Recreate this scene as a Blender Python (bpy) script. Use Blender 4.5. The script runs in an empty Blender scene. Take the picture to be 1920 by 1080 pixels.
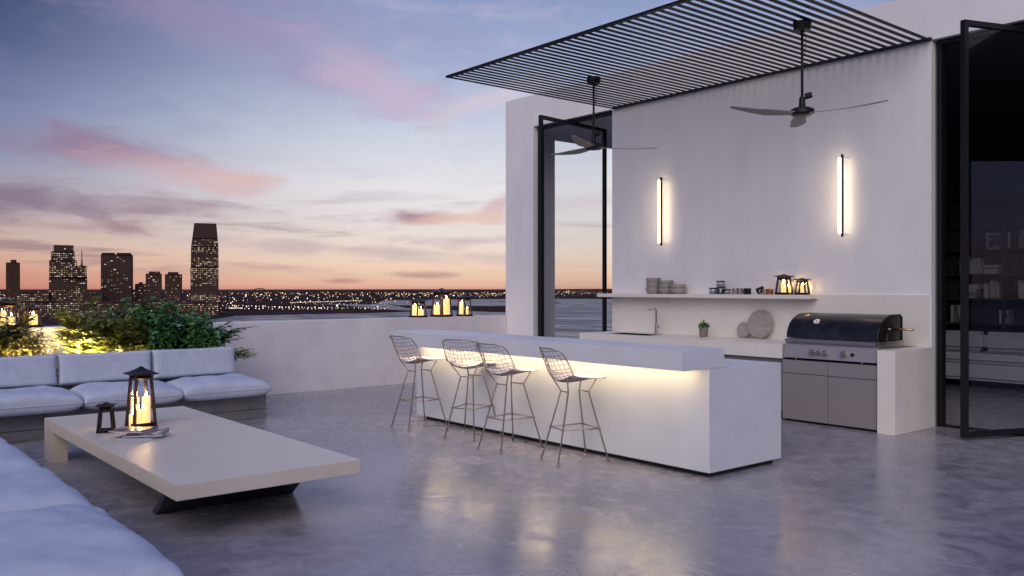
import bpy, bmesh, math, random
from mathutils import Vector, Matrix
import mathutils.noise as mn

# ------------------------------------------------------------------ camera, world, sun, exposure
SC = bpy.context.scene
COL = SC.collection
FPX, CAMH = 1631.0, 1.57
YAW = math.atan(1351 / 1631)                       # wall direction lies this far left of the view axis
FWD = Vector((-math.cos(YAW), math.sin(YAW), 0)); RGT = Vector((math.sin(YAW), math.cos(YAW), 0))
cam = bpy.data.cameras.new('camera'); camo = bpy.data.objects.new('camera', cam); COL.objects.link(camo)
cam.sensor_width = 36; cam.lens = 36 * FPX / 1920; cam.clip_start = .05; cam.clip_end = 60000
camo.location = (0, 0, CAMH); camo.rotation_euler = (math.pi / 2, 0, math.atan2(FWD.y, FWD.x) - math.pi / 2)
SC.camera = camo

def lin(r, g, b):
    f = lambda c: (c / 255) / 12.92 if c / 255 <= .04045 else ((c / 255 + .055) / 1.055) ** 2.4
    return (f(r), f(g), f(b), 1)

def build_world():
    w = bpy.data.worlds.new('World'); SC.world = w; w.use_nodes = True
    nt = w.node_tree; nt.nodes.clear(); L = nt.links
    def sock(n, i, v):
        if isinstance(v, bpy.types.NodeSocket): L.new(v, n.inputs[i])
        elif v is not None: n.inputs[i].default_value = v
    def M(op, a, b=None, c=None, clamp=False):
        n = nt.nodes.new('ShaderNodeMath'); n.operation = op; n.use_clamp = clamp
        sock(n, 0, a); sock(n, 1, b); sock(n, 2, c); return n.outputs[0]
    def SS(v, lo, hi):
        n = nt.nodes.new('ShaderNodeMapRange'); n.interpolation_type = 'SMOOTHSTEP'
        sock(n, 0, v); n.inputs[1].default_value = lo; n.inputs[2].default_value = hi; return n.outputs[0]
    def mix(f, a, b):
        n = nt.nodes.new('ShaderNodeMix'); n.data_type = 'RGBA'; sock(n, 0, f); sock(n, 6, a); sock(n, 7, b); return n.outputs[2]
    def ramp(v, stops):
        n = nt.nodes.new('ShaderNodeValToRGB'); r = n.color_ramp; sock(n, 0, v)
        while len(r.elements) < len(stops): r.elements.new(.5)
        for e, (p, c) in zip(r.elements, stops): e.position = p; e.color = lin(*c)
        return n.outputs[0]
    def noise(vec, scale, detail=5, rough=.55, dist=0):
        n = nt.nodes.new('ShaderNodeTexNoise'); L.new(vec, n.inputs['Vector']); n.inputs['Scale'].default_value = scale
        n.inputs['Detail'].default_value = detail; n.inputs['Roughness'].default_value = rough; n.inputs['Distortion'].default_value = dist
        return n.outputs[0]
    tc = nt.nodes.new('ShaderNodeTexCoord'); gen = tc.outputs['Generated']
    sep = nt.nodes.new('ShaderNodeSeparateXYZ'); L.new(gen, sep.inputs[0])
    x, y, z = sep.outputs
    zz = M('MAXIMUM', z, 0.0)
    # compass angle measured from the sunset side of the sky (seam on the far side)
    fa = M('ADD', M('MULTIPLY', x, FWD.x), M('MULTIPLY', y, FWD.y))
    ra = M('ADD', M('MULTIPLY', x, RGT.x), M('MULTIPLY', y, RGT.y))
    a = M('ARCTAN2', ra, fa)
    el = M('ARCSINE', M('MINIMUM', zz, 1.0))
    e3 = M('POWER', M('DIVIDE', el, 1.5708), .5)                 # ramp coordinate, dense near the horizon
    P = lambda px: math.sqrt(math.atan(max(px, 0) / 1631) / 1.5708)
    A = ramp(e3, [(0, (216, 160, 142)), (P(14), (232, 190, 166)), (P(36), (240, 207, 183)), (P(72), (238, 218, 204)), (P(120), (232, 222, 220)),
                  (P(190), (230, 228, 233)), (P(290), (204, 210, 226)), (P(400), (170, 182, 212)), (P(540), (140, 156, 196)), (.7, (88, 120, 190)), (1, (72, 108, 188))])
    B = ramp(e3, [(0, (196, 122, 108)), (P(20), (210, 144, 124)), (P(50), (210, 164, 144)), (P(80), (200, 170, 160)), (P(130), (176, 160, 168)),
                  (P(210), (132, 134, 166)), (P(300), (102, 116, 160)), (P(400), (58, 74, 120)), (P(540), (26, 42, 84)), (.7, (62, 94, 170)), (1, (72, 108, 188))])
    C = ramp(e3, [(0, (128, 112, 138)), (P(60), (142, 126, 156)), (P(160), (138, 144, 190)), (P(400), (112, 136, 196)), (.7, (90, 122, 194)), (1, (72, 108, 188))])
    T = M('ABSOLUTE', M('SUBTRACT', a, .10))
    base = mix(SS(T, .20, .76), A, B)
    base = mix(SS(T, .75, 2.2), base, C)
    cv = nt.nodes.new('ShaderNodeCombineXYZ'); L.new(M('MULTIPLY', a, 3.0), cv.inputs[0]); L.new(M('MULTIPLY', el, 26.0), cv.inputs[1])
    cv2 = nt.nodes.new('ShaderNodeCombineXYZ'); L.new(M('MULTIPLY', a, 9.0), cv2.inputs[0]); L.new(M('MULTIPLY', el, 26.0), cv2.inputs[1]); cv2.inputs[2].default_value = 3.7
    streak = noise(cv.outputs[0], 1.5, 6, .6, .4)
    puff = noise(cv2.outputs[0], 1.3, 7, .6, .6)
    low = M('MULTIPLY', M('SUBTRACT', 1.0, SS(el, .06, .17)), SS(el, .004, .03))
    sk = M('MULTIPLY', M('MULTIPLY', SS(streak, .50, .66), low), .62)
    greyc = mix(SS(T, .1, .6), lin(186, 168, 178), lin(138, 112, 128))
    base = mix(sk, base, greyc)
    sk2 = M('MULTIPLY', M('MULTIPLY', M('SUBTRACT', 1.0, SS(streak, .34, .46)), low), .35)
    base = mix(sk2, base, mix(SS(T, .1, .6), lin(244, 226, 212), lin(206, 172, 156)))
    # high thin veil, faintly pink
    veil = M('MULTIPLY', M('MULTIPLY', SS(puff, .44, .72), SS(el, .10, .24)), .34)
    base = mix(veil, base, mix(SS(T, .1, .6), lin(206, 190, 216), lin(128, 124, 168)))
    # individual clouds: compass angle, elevation, half sizes, tilt, colour, strength
    for a0, e0, sa, se, tilt, colr, k in (
            (-.455, .146, .085, .016, -.10, (146, 114, 144), .7), (-.36, .124, .075, .013, -.12, (212, 172, 176), .58), (-.31, .120, .04, .006, -.05, (220, 184, 178), .5),
            (-.53, .088, .085, .016, -.10, (122, 102, 130), .75), (-.40, .082, .10, .010, 0, (150, 124, 142), .5), (-.44, .064, .06, .006, 0, (148, 112, 124), .6),
            (-.30, .27, .17, .035, -.32, (160, 142, 180), .55), (-.15, .225, .07, .025, -.4, (206, 184, 206), .6), (-.22, .30, .16, .03, -.2, (158, 148, 186), .35),
            (-.106, .081, .030, .0065, .02, (190, 154, 158), .9), (-.118, .082, .012, .005, .02, (150, 124, 148), .6), (-.015, .092, .022, .010, .3, (212, 178, 178), .7), (-.05, .08, .05, .006, .06, (236, 200, 180), .6),
            (-.17, .043, .17, .007, -.05, (188, 168, 176), .6), (-.10, .014, .03, .0035, 0, (172, 136, 136), .7), (-.06, .055, .10, .004, 0, (186, 172, 184), .5), (-.19, .008, .02, .003, 0, (176, 122, 116), .7),
            (-.02, .215, .06, .012, .35, (226, 204, 216), .5), (.12, .10, .09, .008, .05, (214, 190, 200), .5), (.5, .15, .2, .02, -.1, (160, 136, 164), .5), (-.9, .16, .25, .03, .05, (120, 100, 138), .6), (-1.3, .1, .3, .02, 0, (112, 96, 130), .5)):
        pa = M('SUBTRACT', a, a0); pe = M('SUBTRACT', M('SUBTRACT', el, e0), M('MULTIPLY', pa, tilt))
        q = M('ADD', M('POWER', M('ABSOLUTE', M('DIVIDE', pa, sa)), 2.0), M('POWER', M('ABSOLUTE', M('DIVIDE', pe, se)), 2.0))
        q = M('ADD', M('SQRT', q), M('MULTIPLY', M('SUBTRACT', M('ADD', M('MULTIPLY', puff, .7), M('MULTIPLY', streak, .3)), .5), 5.0))
        base = mix(M('MULTIPLY', M('SUBTRACT', 1.0, SS(q, .0, 1.75)), k), base, lin(*colr))
    # below the horizon: dim ground bounce
    base = mix(SS(z, -.02, -.001), lin(70, 60, 70), base)
    bg = nt.nodes.new('ShaderNodeBackground'); L.new(base, bg.inputs[0]); bg.inputs[1].default_value = 1.0
    out = nt.nodes.new('ShaderNodeOutputWorld'); L.new(bg.outputs[0], out.inputs[0])
build_world()

sun = bpy.data.lights.new('sun', 'SUN'); suno = bpy.data.objects.new('sun', sun); COL.objects.link(suno)
sun.energy = 1.85; sun.angle = math.radians(56); sun.color = (1.0, .86, .74)
SUND = Vector((.54, -.74, .60)).normalized()
suno.rotation_euler = SUND.to_track_quat('Z', 'Y').to_euler(); suno.location = (4, -4, 9)
SC.view_settings.view_transform = 'Standard'; SC.view_settings.look = 'None'
SC.view_settings.exposure = 0.0; SC.view_settings.gamma = 1.0; SC.view_settings.use_curve_mapping = False
SC.render.engine = 'CYCLES'
SC.cycles.max_bounces = 8; SC.cycles.diffuse_bounces = 4; SC.cycles.glossy_bounces = 4; SC.cycles.transparent_max_bounces = 16
SC.cycles.sample_clamp_indirect = 6.0; SC.cycles.caustics_reflective = False; SC.cycles.caustics_refractive = False
SC.cycles.use_denoising = True

# ------------------------------------------------------------------ helpers
RNG = random.Random(7)
def thing(name, label, cat, loc=(0, 0, 0), rz=0, group=None):
    o = bpy.data.objects.new(name, None); COL.objects.link(o); o.empty_display_size = .1
    o.location = loc; o.rotation_euler = (0, 0, rz); tag(o, label, cat, group); return o
def tag(o, label=None, cat=None, group=None, kind=None):
    if label: o['label'] = label
    if cat: o['category'] = cat
    if group: o['group'] = group
    if kind: o['kind'] = kind
    return o
def obj(name, bm, mat, parent=None, smooth=False, world=False, loc=None, bevel=0, seg=2):
    if world and parent is not None:
        bmesh.ops.transform(bm, matrix=(Matrix.Translation(parent.location) @ Matrix.Rotation(parent.rotation_euler.z, 4, 'Z')).inverted(), verts=bm.verts)
    if bevel:
        bmesh.ops.bevel(bm, geom=list(bm.edges), offset=bevel, segments=seg, affect='EDGES', clamp_overlap=True)
    me = bpy.data.meshes.new(name); bm.to_mesh(me); bm.free()
    if smooth:
        me.polygons.foreach_set('use_smooth', [True] * len(me.polygons))
    o = bpy.data.objects.new(name, me); COL.objects.link(o); me.materials.append(mat)
    if smooth == 'auto':
        try: me.set_sharp_from_angle(angle=math.radians(40))
        except Exception: pass
    if parent is not None: o.parent = parent
    if loc is not None: o.location = loc
    return o
def meshobj(name, verts, faces, mat, parent=None, smooth=False):
    me = bpy.data.meshes.new(name); me.from_pydata(verts, [], faces); me.update()
    if smooth: me.polygons.foreach_set('use_smooth', [True] * len(me.polygons))
    me.materials.append(mat); o = bpy.data.objects.new(name, me); COL.objects.link(o)
    if parent is not None: o.parent = parent
    return o
def B(): return bmesh.new()
def box(bm, x0, x1, y0, y1, z0, z1):
    v = [bm.verts.new((x, y, z)) for z in (z0, z1) for y in (y0, y1) for x in (x0, x1)]
    for f in ((0, 2, 3, 1), (4, 5, 7, 6), (0, 1, 5, 4), (2, 6, 7, 3), (0, 4, 6, 2), (1, 3, 7, 5)): bm.faces.new([v[i] for i in f])
    return bm
def bx(*a): return box(B(), *a)
def prism(bm, poly, axis, a, b):
    """poly: 2-D outline; axis 'x': (y,z), 'y': (x,z), 'z': (x,y)"""
    def p(q, t): return {'x': (t, q[0], q[1]), 'y': (q[0], t, q[1]), 'z': (q[0], q[1], t)}[axis]
    A = [bm.verts.new(p(q, a)) for q in poly]; Bv = [bm.verts.new(p(q, b)) for q in poly]; n = len(poly)
    bm.faces.new(A); bm.faces.new(Bv[::-1])
    for i in range(n): bm.faces.new((A[i], Bv[i], Bv[(i + 1) % n], A[(i + 1) % n]))
    bmesh.ops.recalc_face_normals(bm, faces=bm.faces); return bm
def tube(bm, pts, r, n=6, closed=False, caps=True):
    pts = [Vector(p) for p in pts]; m = len(pts); rings = []
    rr = r if isinstance(r, (list, tuple)) else [r] * m
    up = None
    for i in range(m):
        if closed: t = pts[(i + 1) % m] - pts[i - 1]
        else: t = pts[min(i + 1, m - 1)] - pts[max(i - 1, 0)]
        t.normalize()
        if up is None:
            up = Vector((0, 0, 1)) if abs(t.z) < .9 else Vector((1, 0, 0))
        s = t.cross(up).normalized(); up = s.cross(t).normalized()
        rings.append([bm.verts.new(pts[i] + (s * math.cos(k * 2 * math.pi / n) + up * math.sin(k * 2 * math.pi / n)) * rr[i]) for k in range(n)])
    for i in range(m if closed else m - 1):
        a, b = rings[i], rings[(i + 1) % m]
        for k in range(n): bm.faces.new((a[k], a[(k + 1) % n], b[(k + 1) % n], b[k]))
    if caps and not closed:
        bm.faces.new(rings[0][::-1]); bm.faces.new(rings[-1])
    return bm
def lathe(bm, prof, n=24, c=(0, 0)):
    rings = []
    for r, z in prof:
        rings.append([bm.verts.new((c[0] + max(r, 1e-4) * math.cos(k * 2 * math.pi / n), c[1] + max(r, 1e-4) * math.sin(k * 2 * math.pi / n), z)) for k in range(n)])
    for a, b in zip(rings, rings[1:]):
        for k in range(n): bm.faces.new((a[k], a[(k + 1) % n], b[(k + 1) % n], b[k]))
    bm.faces.new(rings[0][::-1]); bm.faces.new(rings[-1]); return bm
def gp(u, v, z):
    """ground position that the sight line through a photo point meets at height z (used once to measure the place)"""
    d = FWD + RGT * (u - 960) / FPX + Vector((0, 0, (540 - v) / FPX)); return Vector((0, 0, CAMH)) + d * ((z - CAMH) / d.z)
def ray_at(u, w): return FWD * w + RGT * ((u - 960) / FPX * w)

# ------------------------------------------------------------------ materials
def mat(name, col, rough=.5, metal=0, spec=.5, var=None, scale=6, rvar=0, bump=0, bscale=60, stretch=(1, 1, 1), emit=None, estr=0, sss=0, detail=6, coat=0, bdist=.002):
    m = bpy.data.materials.new(name); m.use_nodes = True; nt = m.node_tree; L = nt.links; b = nt.nodes['Principled BSDF']
    c = (*col, 1) if len(col) == 3 else col
    b.inputs['Base Color'].default_value = c; b.inputs['Roughness'].default_value = rough; b.inputs['Metallic'].default_value = metal
    b.inputs['Specular IOR Level'].default_value = spec
    if coat: b.inputs['Coat Weight'].default_value = coat; b.inputs['Coat Roughness'].default_value = .15
    if sss: b.inputs['Subsurface Weight'].default_value = sss; b.inputs['Subsurface Radius'].default_value = (.02, .01, .005)
    tc = nt.nodes.new('ShaderNodeTexCoord'); mp = nt.nodes.new('ShaderNodeMapping'); L.new(tc.outputs['Object'], mp.inputs[0]); mp.inputs['Scale'].default_value = stretch
    if var is not None or rvar:
        n = nt.nodes.new('ShaderNodeTexNoise'); n.inputs['Scale'].default_value = scale; n.inputs['Detail'].default_value = detail; n.inputs['Roughness'].default_value = .6
        L.new(mp.outputs[0], n.inputs['Vector'])
        r = nt.nodes.new('ShaderNodeMapRange'); L.new(n.outputs[0], r.inputs[0]); r.inputs[1].default_value = .3; r.inputs[2].default_value = .7
        if var is not None:
            x = nt.nodes.new('ShaderNodeMix'); x.data_type = 'RGBA'; L.new(r.outputs[0], x.inputs[0]); x.inputs[6].default_value = c; x.inputs[7].default_value = (*var, 1)
            L.new(x.outputs[2], b.inputs['Base Color'])
        if rvar:
            r2 = nt.nodes.new('ShaderNodeMapRange'); L.new(n.outputs[0], r2.inputs[0]); r2.inputs[1].default_value = .3; r2.inputs[2].default_value = .7
            r2.inputs[3].default_value = rough - rvar; r2.inputs[4].default_value = rough + rvar; L.new(r2.outputs[0], b.inputs['Roughness'])
    if bump:
        n = nt.nodes.new('ShaderNodeTexNoise'); n.inputs['Scale'].default_value = bscale; n.inputs['Detail'].default_value = 4; L.new(mp.outputs[0], n.inputs['Vector'])
        q = nt.nodes.new('ShaderNodeBump'); q.inputs['Strength'].default_value = bump; q.inputs['Distance'].default_value = bdist
        L.new(n.outputs[0], q.inputs['Height']); L.new(q.outputs[0], b.inputs['Normal'])
    if emit: b.inputs['Emission Color'].default_value = (*emit, 1); b.inputs['Emission Strength'].default_value = estr
    return m
def emis(name, col, s):
    m = bpy.data.materials.new(name); m.use_nodes = True; nt = m.node_tree; nt.nodes.clear()
    e = nt.nodes.new('ShaderNodeEmission'); e.inputs[0].default_value = (*col, 1); e.inputs[1].default_value = s
    o = nt.nodes.new('ShaderNodeOutputMaterial'); nt.links.new(e.outputs[0], o.inputs[0]); return m
def glass(name, tint=(.95, .96, .97), base=.03, rough=.02, ior=1.35):
    m = bpy.data.materials.new(name); m.use_nodes = True; nt = m.node_tree; nt.nodes.clear(); L = nt.links
    t = nt.nodes.new('ShaderNodeBsdfTransparent'); t.inputs[0].default_value = (*tint, 1)
    g = nt.nodes.new('ShaderNodeBsdfGlossy'); g.inputs['Roughness'].default_value = rough; g.inputs['Color'].default_value = (.9, .9, .92, 1)
    lw = nt.nodes.new('ShaderNodeLayerWeight'); f = nt.nodes.new('ShaderNodeMath'); f.operation = 'POWER'; L.new(lw.outputs['Facing'], f.inputs[0]); f.inputs[1].default_value = 4.5
    a = nt.nodes.new('ShaderNodeMath'); a.operation = 'ADD'; a.use_clamp = True; L.new(f.outputs[0], a.inputs[0]); a.inputs[1].default_value = base
    x = nt.nodes.new('ShaderNodeMixShader'); L.new(a.outputs[0], x.inputs[0]); L.new(t.outputs[0], x.inputs[1]); L.new(g.outputs[0], x.inputs[2])
    o = nt.nodes.new('ShaderNodeOutputMaterial'); L.new(x.outputs[0], o.inputs[0]); return m

def floor_material():
    m = bpy.data.materials.new('polished_concrete'); m.use_nodes = True; nt = m.node_tree; L = nt.links; b = nt.nodes['Principled BSDF']
    tc = nt.nodes.new('ShaderNodeTexCoord')
    def nz(scale, det, rough, dist=0):
        n = nt.nodes.new('ShaderNodeTexNoise'); n.inputs['Scale'].default_value = scale; n.inputs['Detail'].default_value = det; n.inputs['Roughness'].default_value = rough
        n.inputs['Distortion'].default_value = dist; L.new(tc.outputs['Object'], n.inputs['Vector']); return n.outputs[0]
    big, mid, fine = nz(.7, 6, .62, .6), nz(3.2, 8, .68, 1.2), nz(26, 6, .7)
    def rmp(v, st):
        n = nt.nodes.new('ShaderNodeValToRGB'); L.new(v, n.inputs[0]); r = n.color_ramp
        while len(r.elements) < len(st): r.elements.new(.5)
        for e, (p, c) in zip(r.elements, st): e.position = p; e.color = (*c, 1)
        return n.outputs[0]
    def mx(bt, f, a, c):
        n = nt.nodes.new('ShaderNodeMix'); n.data_type = 'RGBA'; n.blend_type = bt; n.inputs[0].default_value = f; L.new(a, n.inputs[6]); L.new(c, n.inputs[7]); return n.outputs[2]
    c = rmp(big, [(.3, (.215, .205, .23)), (.5, (.29, .272, .295)), (.7, (.37, .34, .355))])
    c = mx('MULTIPLY', .75, c, rmp(mid, [(.30, (.50, .51, .56)), (.52, (1, 1, 1)), (.70, (1.3, 1.26, 1.22))]))
    c = mx('MULTIPLY', .35, c, rmp(fine, [(.3, (.7, .7, .72)), (.6, (1.1, 1.1, 1.1))]))
    L.new(c, b.inputs['Base Color'])
    r = nt.nodes.new('ShaderNodeMapRange'); L.new(mid, r.inputs[0]); r.inputs[1].default_value = .3; r.inputs[2].default_value = .7; r.inputs[3].default_value = .15; r.inputs[4].default_value = .34
    L.new(r.outputs[0], b.inputs['Roughness']); b.inputs['Specular IOR Level'].default_value = .6
    q = nt.nodes.new('ShaderNodeBump'); q.inputs['Strength'].default_value = .10; q.inputs['Distance'].default_value = .004; L.new(mid, q.inputs['Height']); L.new(q.outputs[0], b.inputs['Normal'])
    return m

MF = floor_material()
M_plaster = mat('white_plaster', (.74, .72, .71), .75, var=(.83, .805, .79), scale=2.0, bump=.25, bscale=14, detail=9, stretch=(1, 1, .45))
M_parapet = mat('parapet_plaster', (.66, .62, .63), .8, var=(.78, .74, .74), scale=2.2, bump=.35, bscale=9, detail=10)
M_bar = mat('pale_composite', (.58, .595, .62), .42, var=(.64, .655, .68), scale=3, rvar=.06, bump=.05, bscale=40, detail=9)
M_cream = mat('cream_stone', (.74, .70, .62), .4, var=(.79, .755, .68), scale=4, rvar=.05, detail=9)
M_table = mat('sand_stone', (.59, .52, .42), .36, var=(.66, .585, .48), scale=5, rvar=.06, detail=9)
M_dkbase = mat('dark_stone', (.022, .022, .028), .3, var=(.035, .035, .04), scale=4)
M_conc = mat('rough_concrete', (.17, .165, .17), .7, var=(.28, .27, .265), scale=4, bump=.4, bscale=24, detail=9)
M_black = mat('black_metal', (.006, .006, .007), .4, spec=.3, var=(.010, .010, .011), scale=20)
M_slat = mat('dark_aluminium', (.005, .0055, .008), .5, spec=.25, var=(.007, .008, .011), scale=9)
M_bronze = mat('dark_bronze', (.055, .035, .026), .42, metal=.7, var=(.03, .022, .018), scale=18, bump=.15)
M_steel = mat('brushed_steel', (.55, .49, .46), .34, metal=1, var=(.5, .44, .42), scale=14, stretch=(1, 1, 30), rvar=.06)
M_steeld = mat('steel_doors', (.37, .325, .31), .42, metal=.5, var=(.42, .37, .355), scale=12, stretch=(1, 1, 30), rvar=.05)
M_enamel = mat('black_enamel', (.014, .012, .014), .26, metal=.5, spec=.6, var=(.04, .034, .036), scale=9)
M_wire = mat('oxidised_wire', (.34, .28, .28), .35, metal=.8, var=(.42, .34, .31), scale=10)
M_copper = mat('copper', (.62, .30, .16), .3, metal=1, var=(.5, .22, .11), scale=14)
M_pad = mat('seat_pad_fabric', (.70, .63, .68), .85, var=(.78, .71, .75), scale=30, bump=.4, bscale=260)
M_fab = mat('sofa_fabric', (.40, .44, .525), .9, var=(.48, .515, .60), scale=9, bump=.5, bscale=320, detail=8)  # pale fabric with the blue of the dusk light mixed into its colour
M_white_matte = mat('fan_underside', (.30, .27, .26), .5, var=(.25, .23, .22), scale=8)
M_stoneware = mat('stoneware', (.27, .245, .225), .7, var=(.40, .37, .34), scale=16, bump=.5, bscale=60)
M_board = mat('weathered_wood', (.24, .22, .205), .7, var=(.40, .37, .345), scale=12, stretch=(1, 1, 3.5), bump=.35, bscale=40)
M_pot = mat('clay_basket', (.20, .16, .145), .8, var=(.30, .25, .23), scale=26, bump=.6, bscale=70)
M_basil = mat('herb_leaf', (.13, .36, .07), .55, var=(.08, .25, .05), scale=30)
M_glass = glass('clear_glass')
M_pane = glass('door_glass', (.95, .96, .97), .02, .015, 1.4)
M_jar = glass('jar_glass', (.72, .76, .78), .10, .05, 1.45)
M_wax = mat('candle_wax', (.9, .72, .42), .5, sss=.4, emit=(1.0, .56, .16), estr=1.05)  # even emission stands in for flame light glowing through the wax
M_flame = emis('candle_flame', (1.0, .62, .26), 260)
M_sconce = emis('sconce_diffuser', (1.0, .79, .54), 11.5)
M_led = emis('led_strip', (1.0, .77, .48), 38)
M_uplight = emis('uplight_lens', (1.0, .78, .30), 4500)
M_leafA = mat('palm_leaf', (.17, .19, .03), .5, var=(.27, .27, .05), scale=8)  # yellow of the uplight glow is mixed into the leaf colour
M_leafB = mat('shrub_leaf', (.035, .12, .03), .45, var=(.07, .19, .05), scale=8)
M_leafC = mat('dry_leaf', (.10, .085, .03), .5, var=(.15, .12, .04), scale=8)
M_stem = mat('plant_stem', (.10, .08, .05), .8, var=(.06, .05, .03), scale=20)
M_soil = mat('soil', (.03, .024, .02), .95, var=(.05, .04, .03), scale=30, bump=.6, bscale=50)
M_room_shade = mat('shade_tinted_plaster', (.06, .058, .07), .8, var=(.075, .073, .085), scale=2)  # darkness of the unlit room is put into this wall colour
M_oak = mat('dark_oak', (.05, .038, .038), .6, var=(.08, .06, .058), scale=5, stretch=(8, 8, 1))
M_book = mat('book_pages', (.68, .68, .72), .8, var=(.58, .58, .62), scale=30)
M_book2 = mat('book_cloth', (.36, .36, .42), .8, var=(.26, .26, .31), scale=30)
M_insofa = mat('indoor_sofa_fabric', (.52, .56, .64), .9, var=(.58, .62, .7), scale=12)
M_cab = mat('cabinet_front', (.17, .155, .15), .45, var=(.20, .18, .175), scale=8)
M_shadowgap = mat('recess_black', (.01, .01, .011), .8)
M_wick = mat('wick', (.02, .015, .01), .9)

# ------------------------------------------------------------------ setting: terrace, river, land, hills
WZ = -60.0
YW = 9.95                                             # house front plane
HEAD = 4.385                                          # opening head / pergola level
fl = obj('floor', bx(-12.19, 7, -7, 16.4, -.5, 0), MF); tag(fl, 'polished grey concrete terrace floor', kind='structure')

def water_material():
    m = bpy.data.materials.new('river_water'); m.use_nodes = True; nt = m.node_tree; L = nt.links; b = nt.nodes['Principled BSDF']
    b.inputs['Base Color'].default_value = (.07, .058, .066, 1); b.inputs['Roughness'].default_value = .32; b.inputs['Specular IOR Level'].default_value = .3
    tc = nt.nodes.new('ShaderNodeTexCoord'); mp = nt.nodes.new('ShaderNodeMapping'); L.new(tc.outputs['Object'], mp.inputs[0])
    mp.inputs['Rotation'].default_value = (0, 0, -math.atan2(RGT.y, RGT.x)); mp.inputs['Scale'].default_value = (.25, 1, 1)
    n = nt.nodes.new('ShaderNodeTexNoise'); n.inputs['Scale'].default_value = .02; n.inputs['Detail'].default_value = 9; n.inputs['Roughness'].default_value = .65; L.new(mp.outputs[0], n.inputs['Vector'])
    q = nt.nodes.new('ShaderNodeBump'); q.inputs['Strength'].default_value = 1; q.inputs['Distance'].default_value = 7; L.new(n.outputs[0], q.inputs['Height']); L.new(q.outputs[0], b.inputs['Normal'])
    r = nt.nodes.new('ShaderNodeMapRange'); L.new(n.outputs[0], r.inputs[0]); r.inputs[1].default_value = .35; r.inputs[2].default_value = .65; r.inputs[3].default_value = .22; r.inputs[4].default_value = .5
    L.new(r.outputs[0], b.inputs['Roughness']); return m
def flat(name, poly, z, m, thick=1.0):
    o = obj(name, prism(B(), [(p.x, p.y) for p in poly], 'z', z - thick, z), m); tag(o, kind='structure'); return o
flat('river', [ray_at(960, 60) + FWD * a + RGT * b for a, b in ((-2000, -30000), (-2000, 30000), (45000, 30000), (45000, -30000))], WZ, water_material())
M_land = mat('dusk_land', (.042, .028, .028), .95, spec=0, var=(.058, .038, .038), scale=.01)
M_hill = mat('far_hills', (.05, .030, .030), .95, spec=0, var=(.06, .036, .036), scale=.002)
def G(u, v): return gp(u, v, WZ)
far_land = flat('far_shore', [G(-2600, 562), G(-300, 566), G(420, 566), G(560, 569), G(700, 571), G(720, 563), G(1000, 560), G(1300, 561), G(2300, 560), G(3600, 560), G(3600, 546.5), G(-2600, 546.5)], WZ + 1.5, M_land, 3)
mid_land = flat('near_shore', [G(-2600, 640), G(300, 608), G(405, 597), G(440, 592), G(560, 589), G(700, 586.5), G(770, 584), G(700, 580), G(640, 573), G(560, 569), G(420, 560), G(-300, 560), G(-2600, 562)], WZ + 2.2, M_land, 3)
spit = flat('spit_of_land', [G(880, 583), G(930, 585), G(1020, 585), G(1020, 574), G(900, 574.5), G(745, 573), G(728, 570.5), G(760, 577)], WZ + 1.2, M_land, 3)
spit2 = flat('breakwater', [G(930, 566), G(1050, 569), G(1020, 564)], WZ + .8, M_land, 3)
for i, (w, h0, h1, seed) in enumerate(((11500, 8, 34, 3), (15500, 14, 46, 11))):
    n = 220; vs = []; fs = []
    for k in range(n + 1):
        u = -3000 + 7600 * k / n; p = ray_at(u, w)
        t = mn.fractal(Vector((k * .045, seed, .3)), 1, 2, 5) * .5 + .5
        ridge = h0 + (h1 - h0) * max(0, min(1, t)) + 22 * max(0, min(1, (u - 600) / 500))
        vs += [(p.x, p.y, WZ), (p.x, p.y, WZ + ridge), tuple(p + FWD * 900 + Vector((0, 0, WZ + .6 * ridge)))]
        if k:
            a = 3 * (k - 1); b = 3 * k; fs += [(a, b, b + 1, a + 1), (a + 1, b + 1, b + 2, a + 2)]
    o = meshobj('hills', vs, fs, M_hill); tag(o, kind='structure')

# ------------------------------------------------------------------ house
house = thing('rooftop_house', 'white plastered rooftop house wall behind the outdoor kitchen', 'house', (-8, YW, 0))
def hp(name, *a, m=M_plaster): return obj(name, bx(*a), m, house, world=True)
XL, XA, XB, XC, XD = -12.19, -11.43, -9.54, -4.56, -2.2
TOP = 4.935
hp('wall', XL, XA, YW, YW + .2, 0, TOP).name = 'pier'
hp('lintel', XA, XB, YW, YW + .2, HEAD, TOP)
hp('wall', XB, XC, YW, YW + .2, 0, TOP)
hp('lintel', XC, XD, YW, YW + .2, HEAD, TOP)
hp('wall', XD, 6.5, YW, YW + .2, 0, TOP)
hp('side_wall', XL, -12.0, YW + .2, 10.98, 0, TOP)
hp('side_lintel', XL, -12.0, 10.98, 14.0, HEAD - .02, TOP)
hp('side_wall', XL, -12.0, 14.0, 16.4, 0, TOP)
hp('ceiling', -12.0, 6.5, YW + .2, 16.2, HEAD + .02, HEAD + .2)
hp('roof', -12.0, 6.5, YW + .2, 16.2, TOP - .3, TOP - .1)
hp('back_wall', -12.0, 6.5, 16.2, 16.4, 0, TOP)
hp('partition', -9.3, -9.15, YW + .2, 16.2, 0, HEAD + .02)
for nm, a in (('shade_back_wall', (-9.15, 6.5, 16.15, 16.2, 0, HEAD)), ('shade_side_wall', (-9.15, -9.1, YW + .2, 16.15, 0, HEAD)), ('shade_ceiling', (-9.1, 6.5, YW + .21, 16.15, HEAD - .03, HEAD + .015)),
              ('shade_front_lining', (-9.1, XC - .02, YW + .2, YW + .24, 0, HEAD - .03)), ('shade_front_lining', (XD + .02, 6.5, YW + .2, YW + .24, 0, HEAD - .03))):
    hp(nm, *a, m=M_room_shade)  # linings carry the unlit room's shade in their colour
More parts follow.
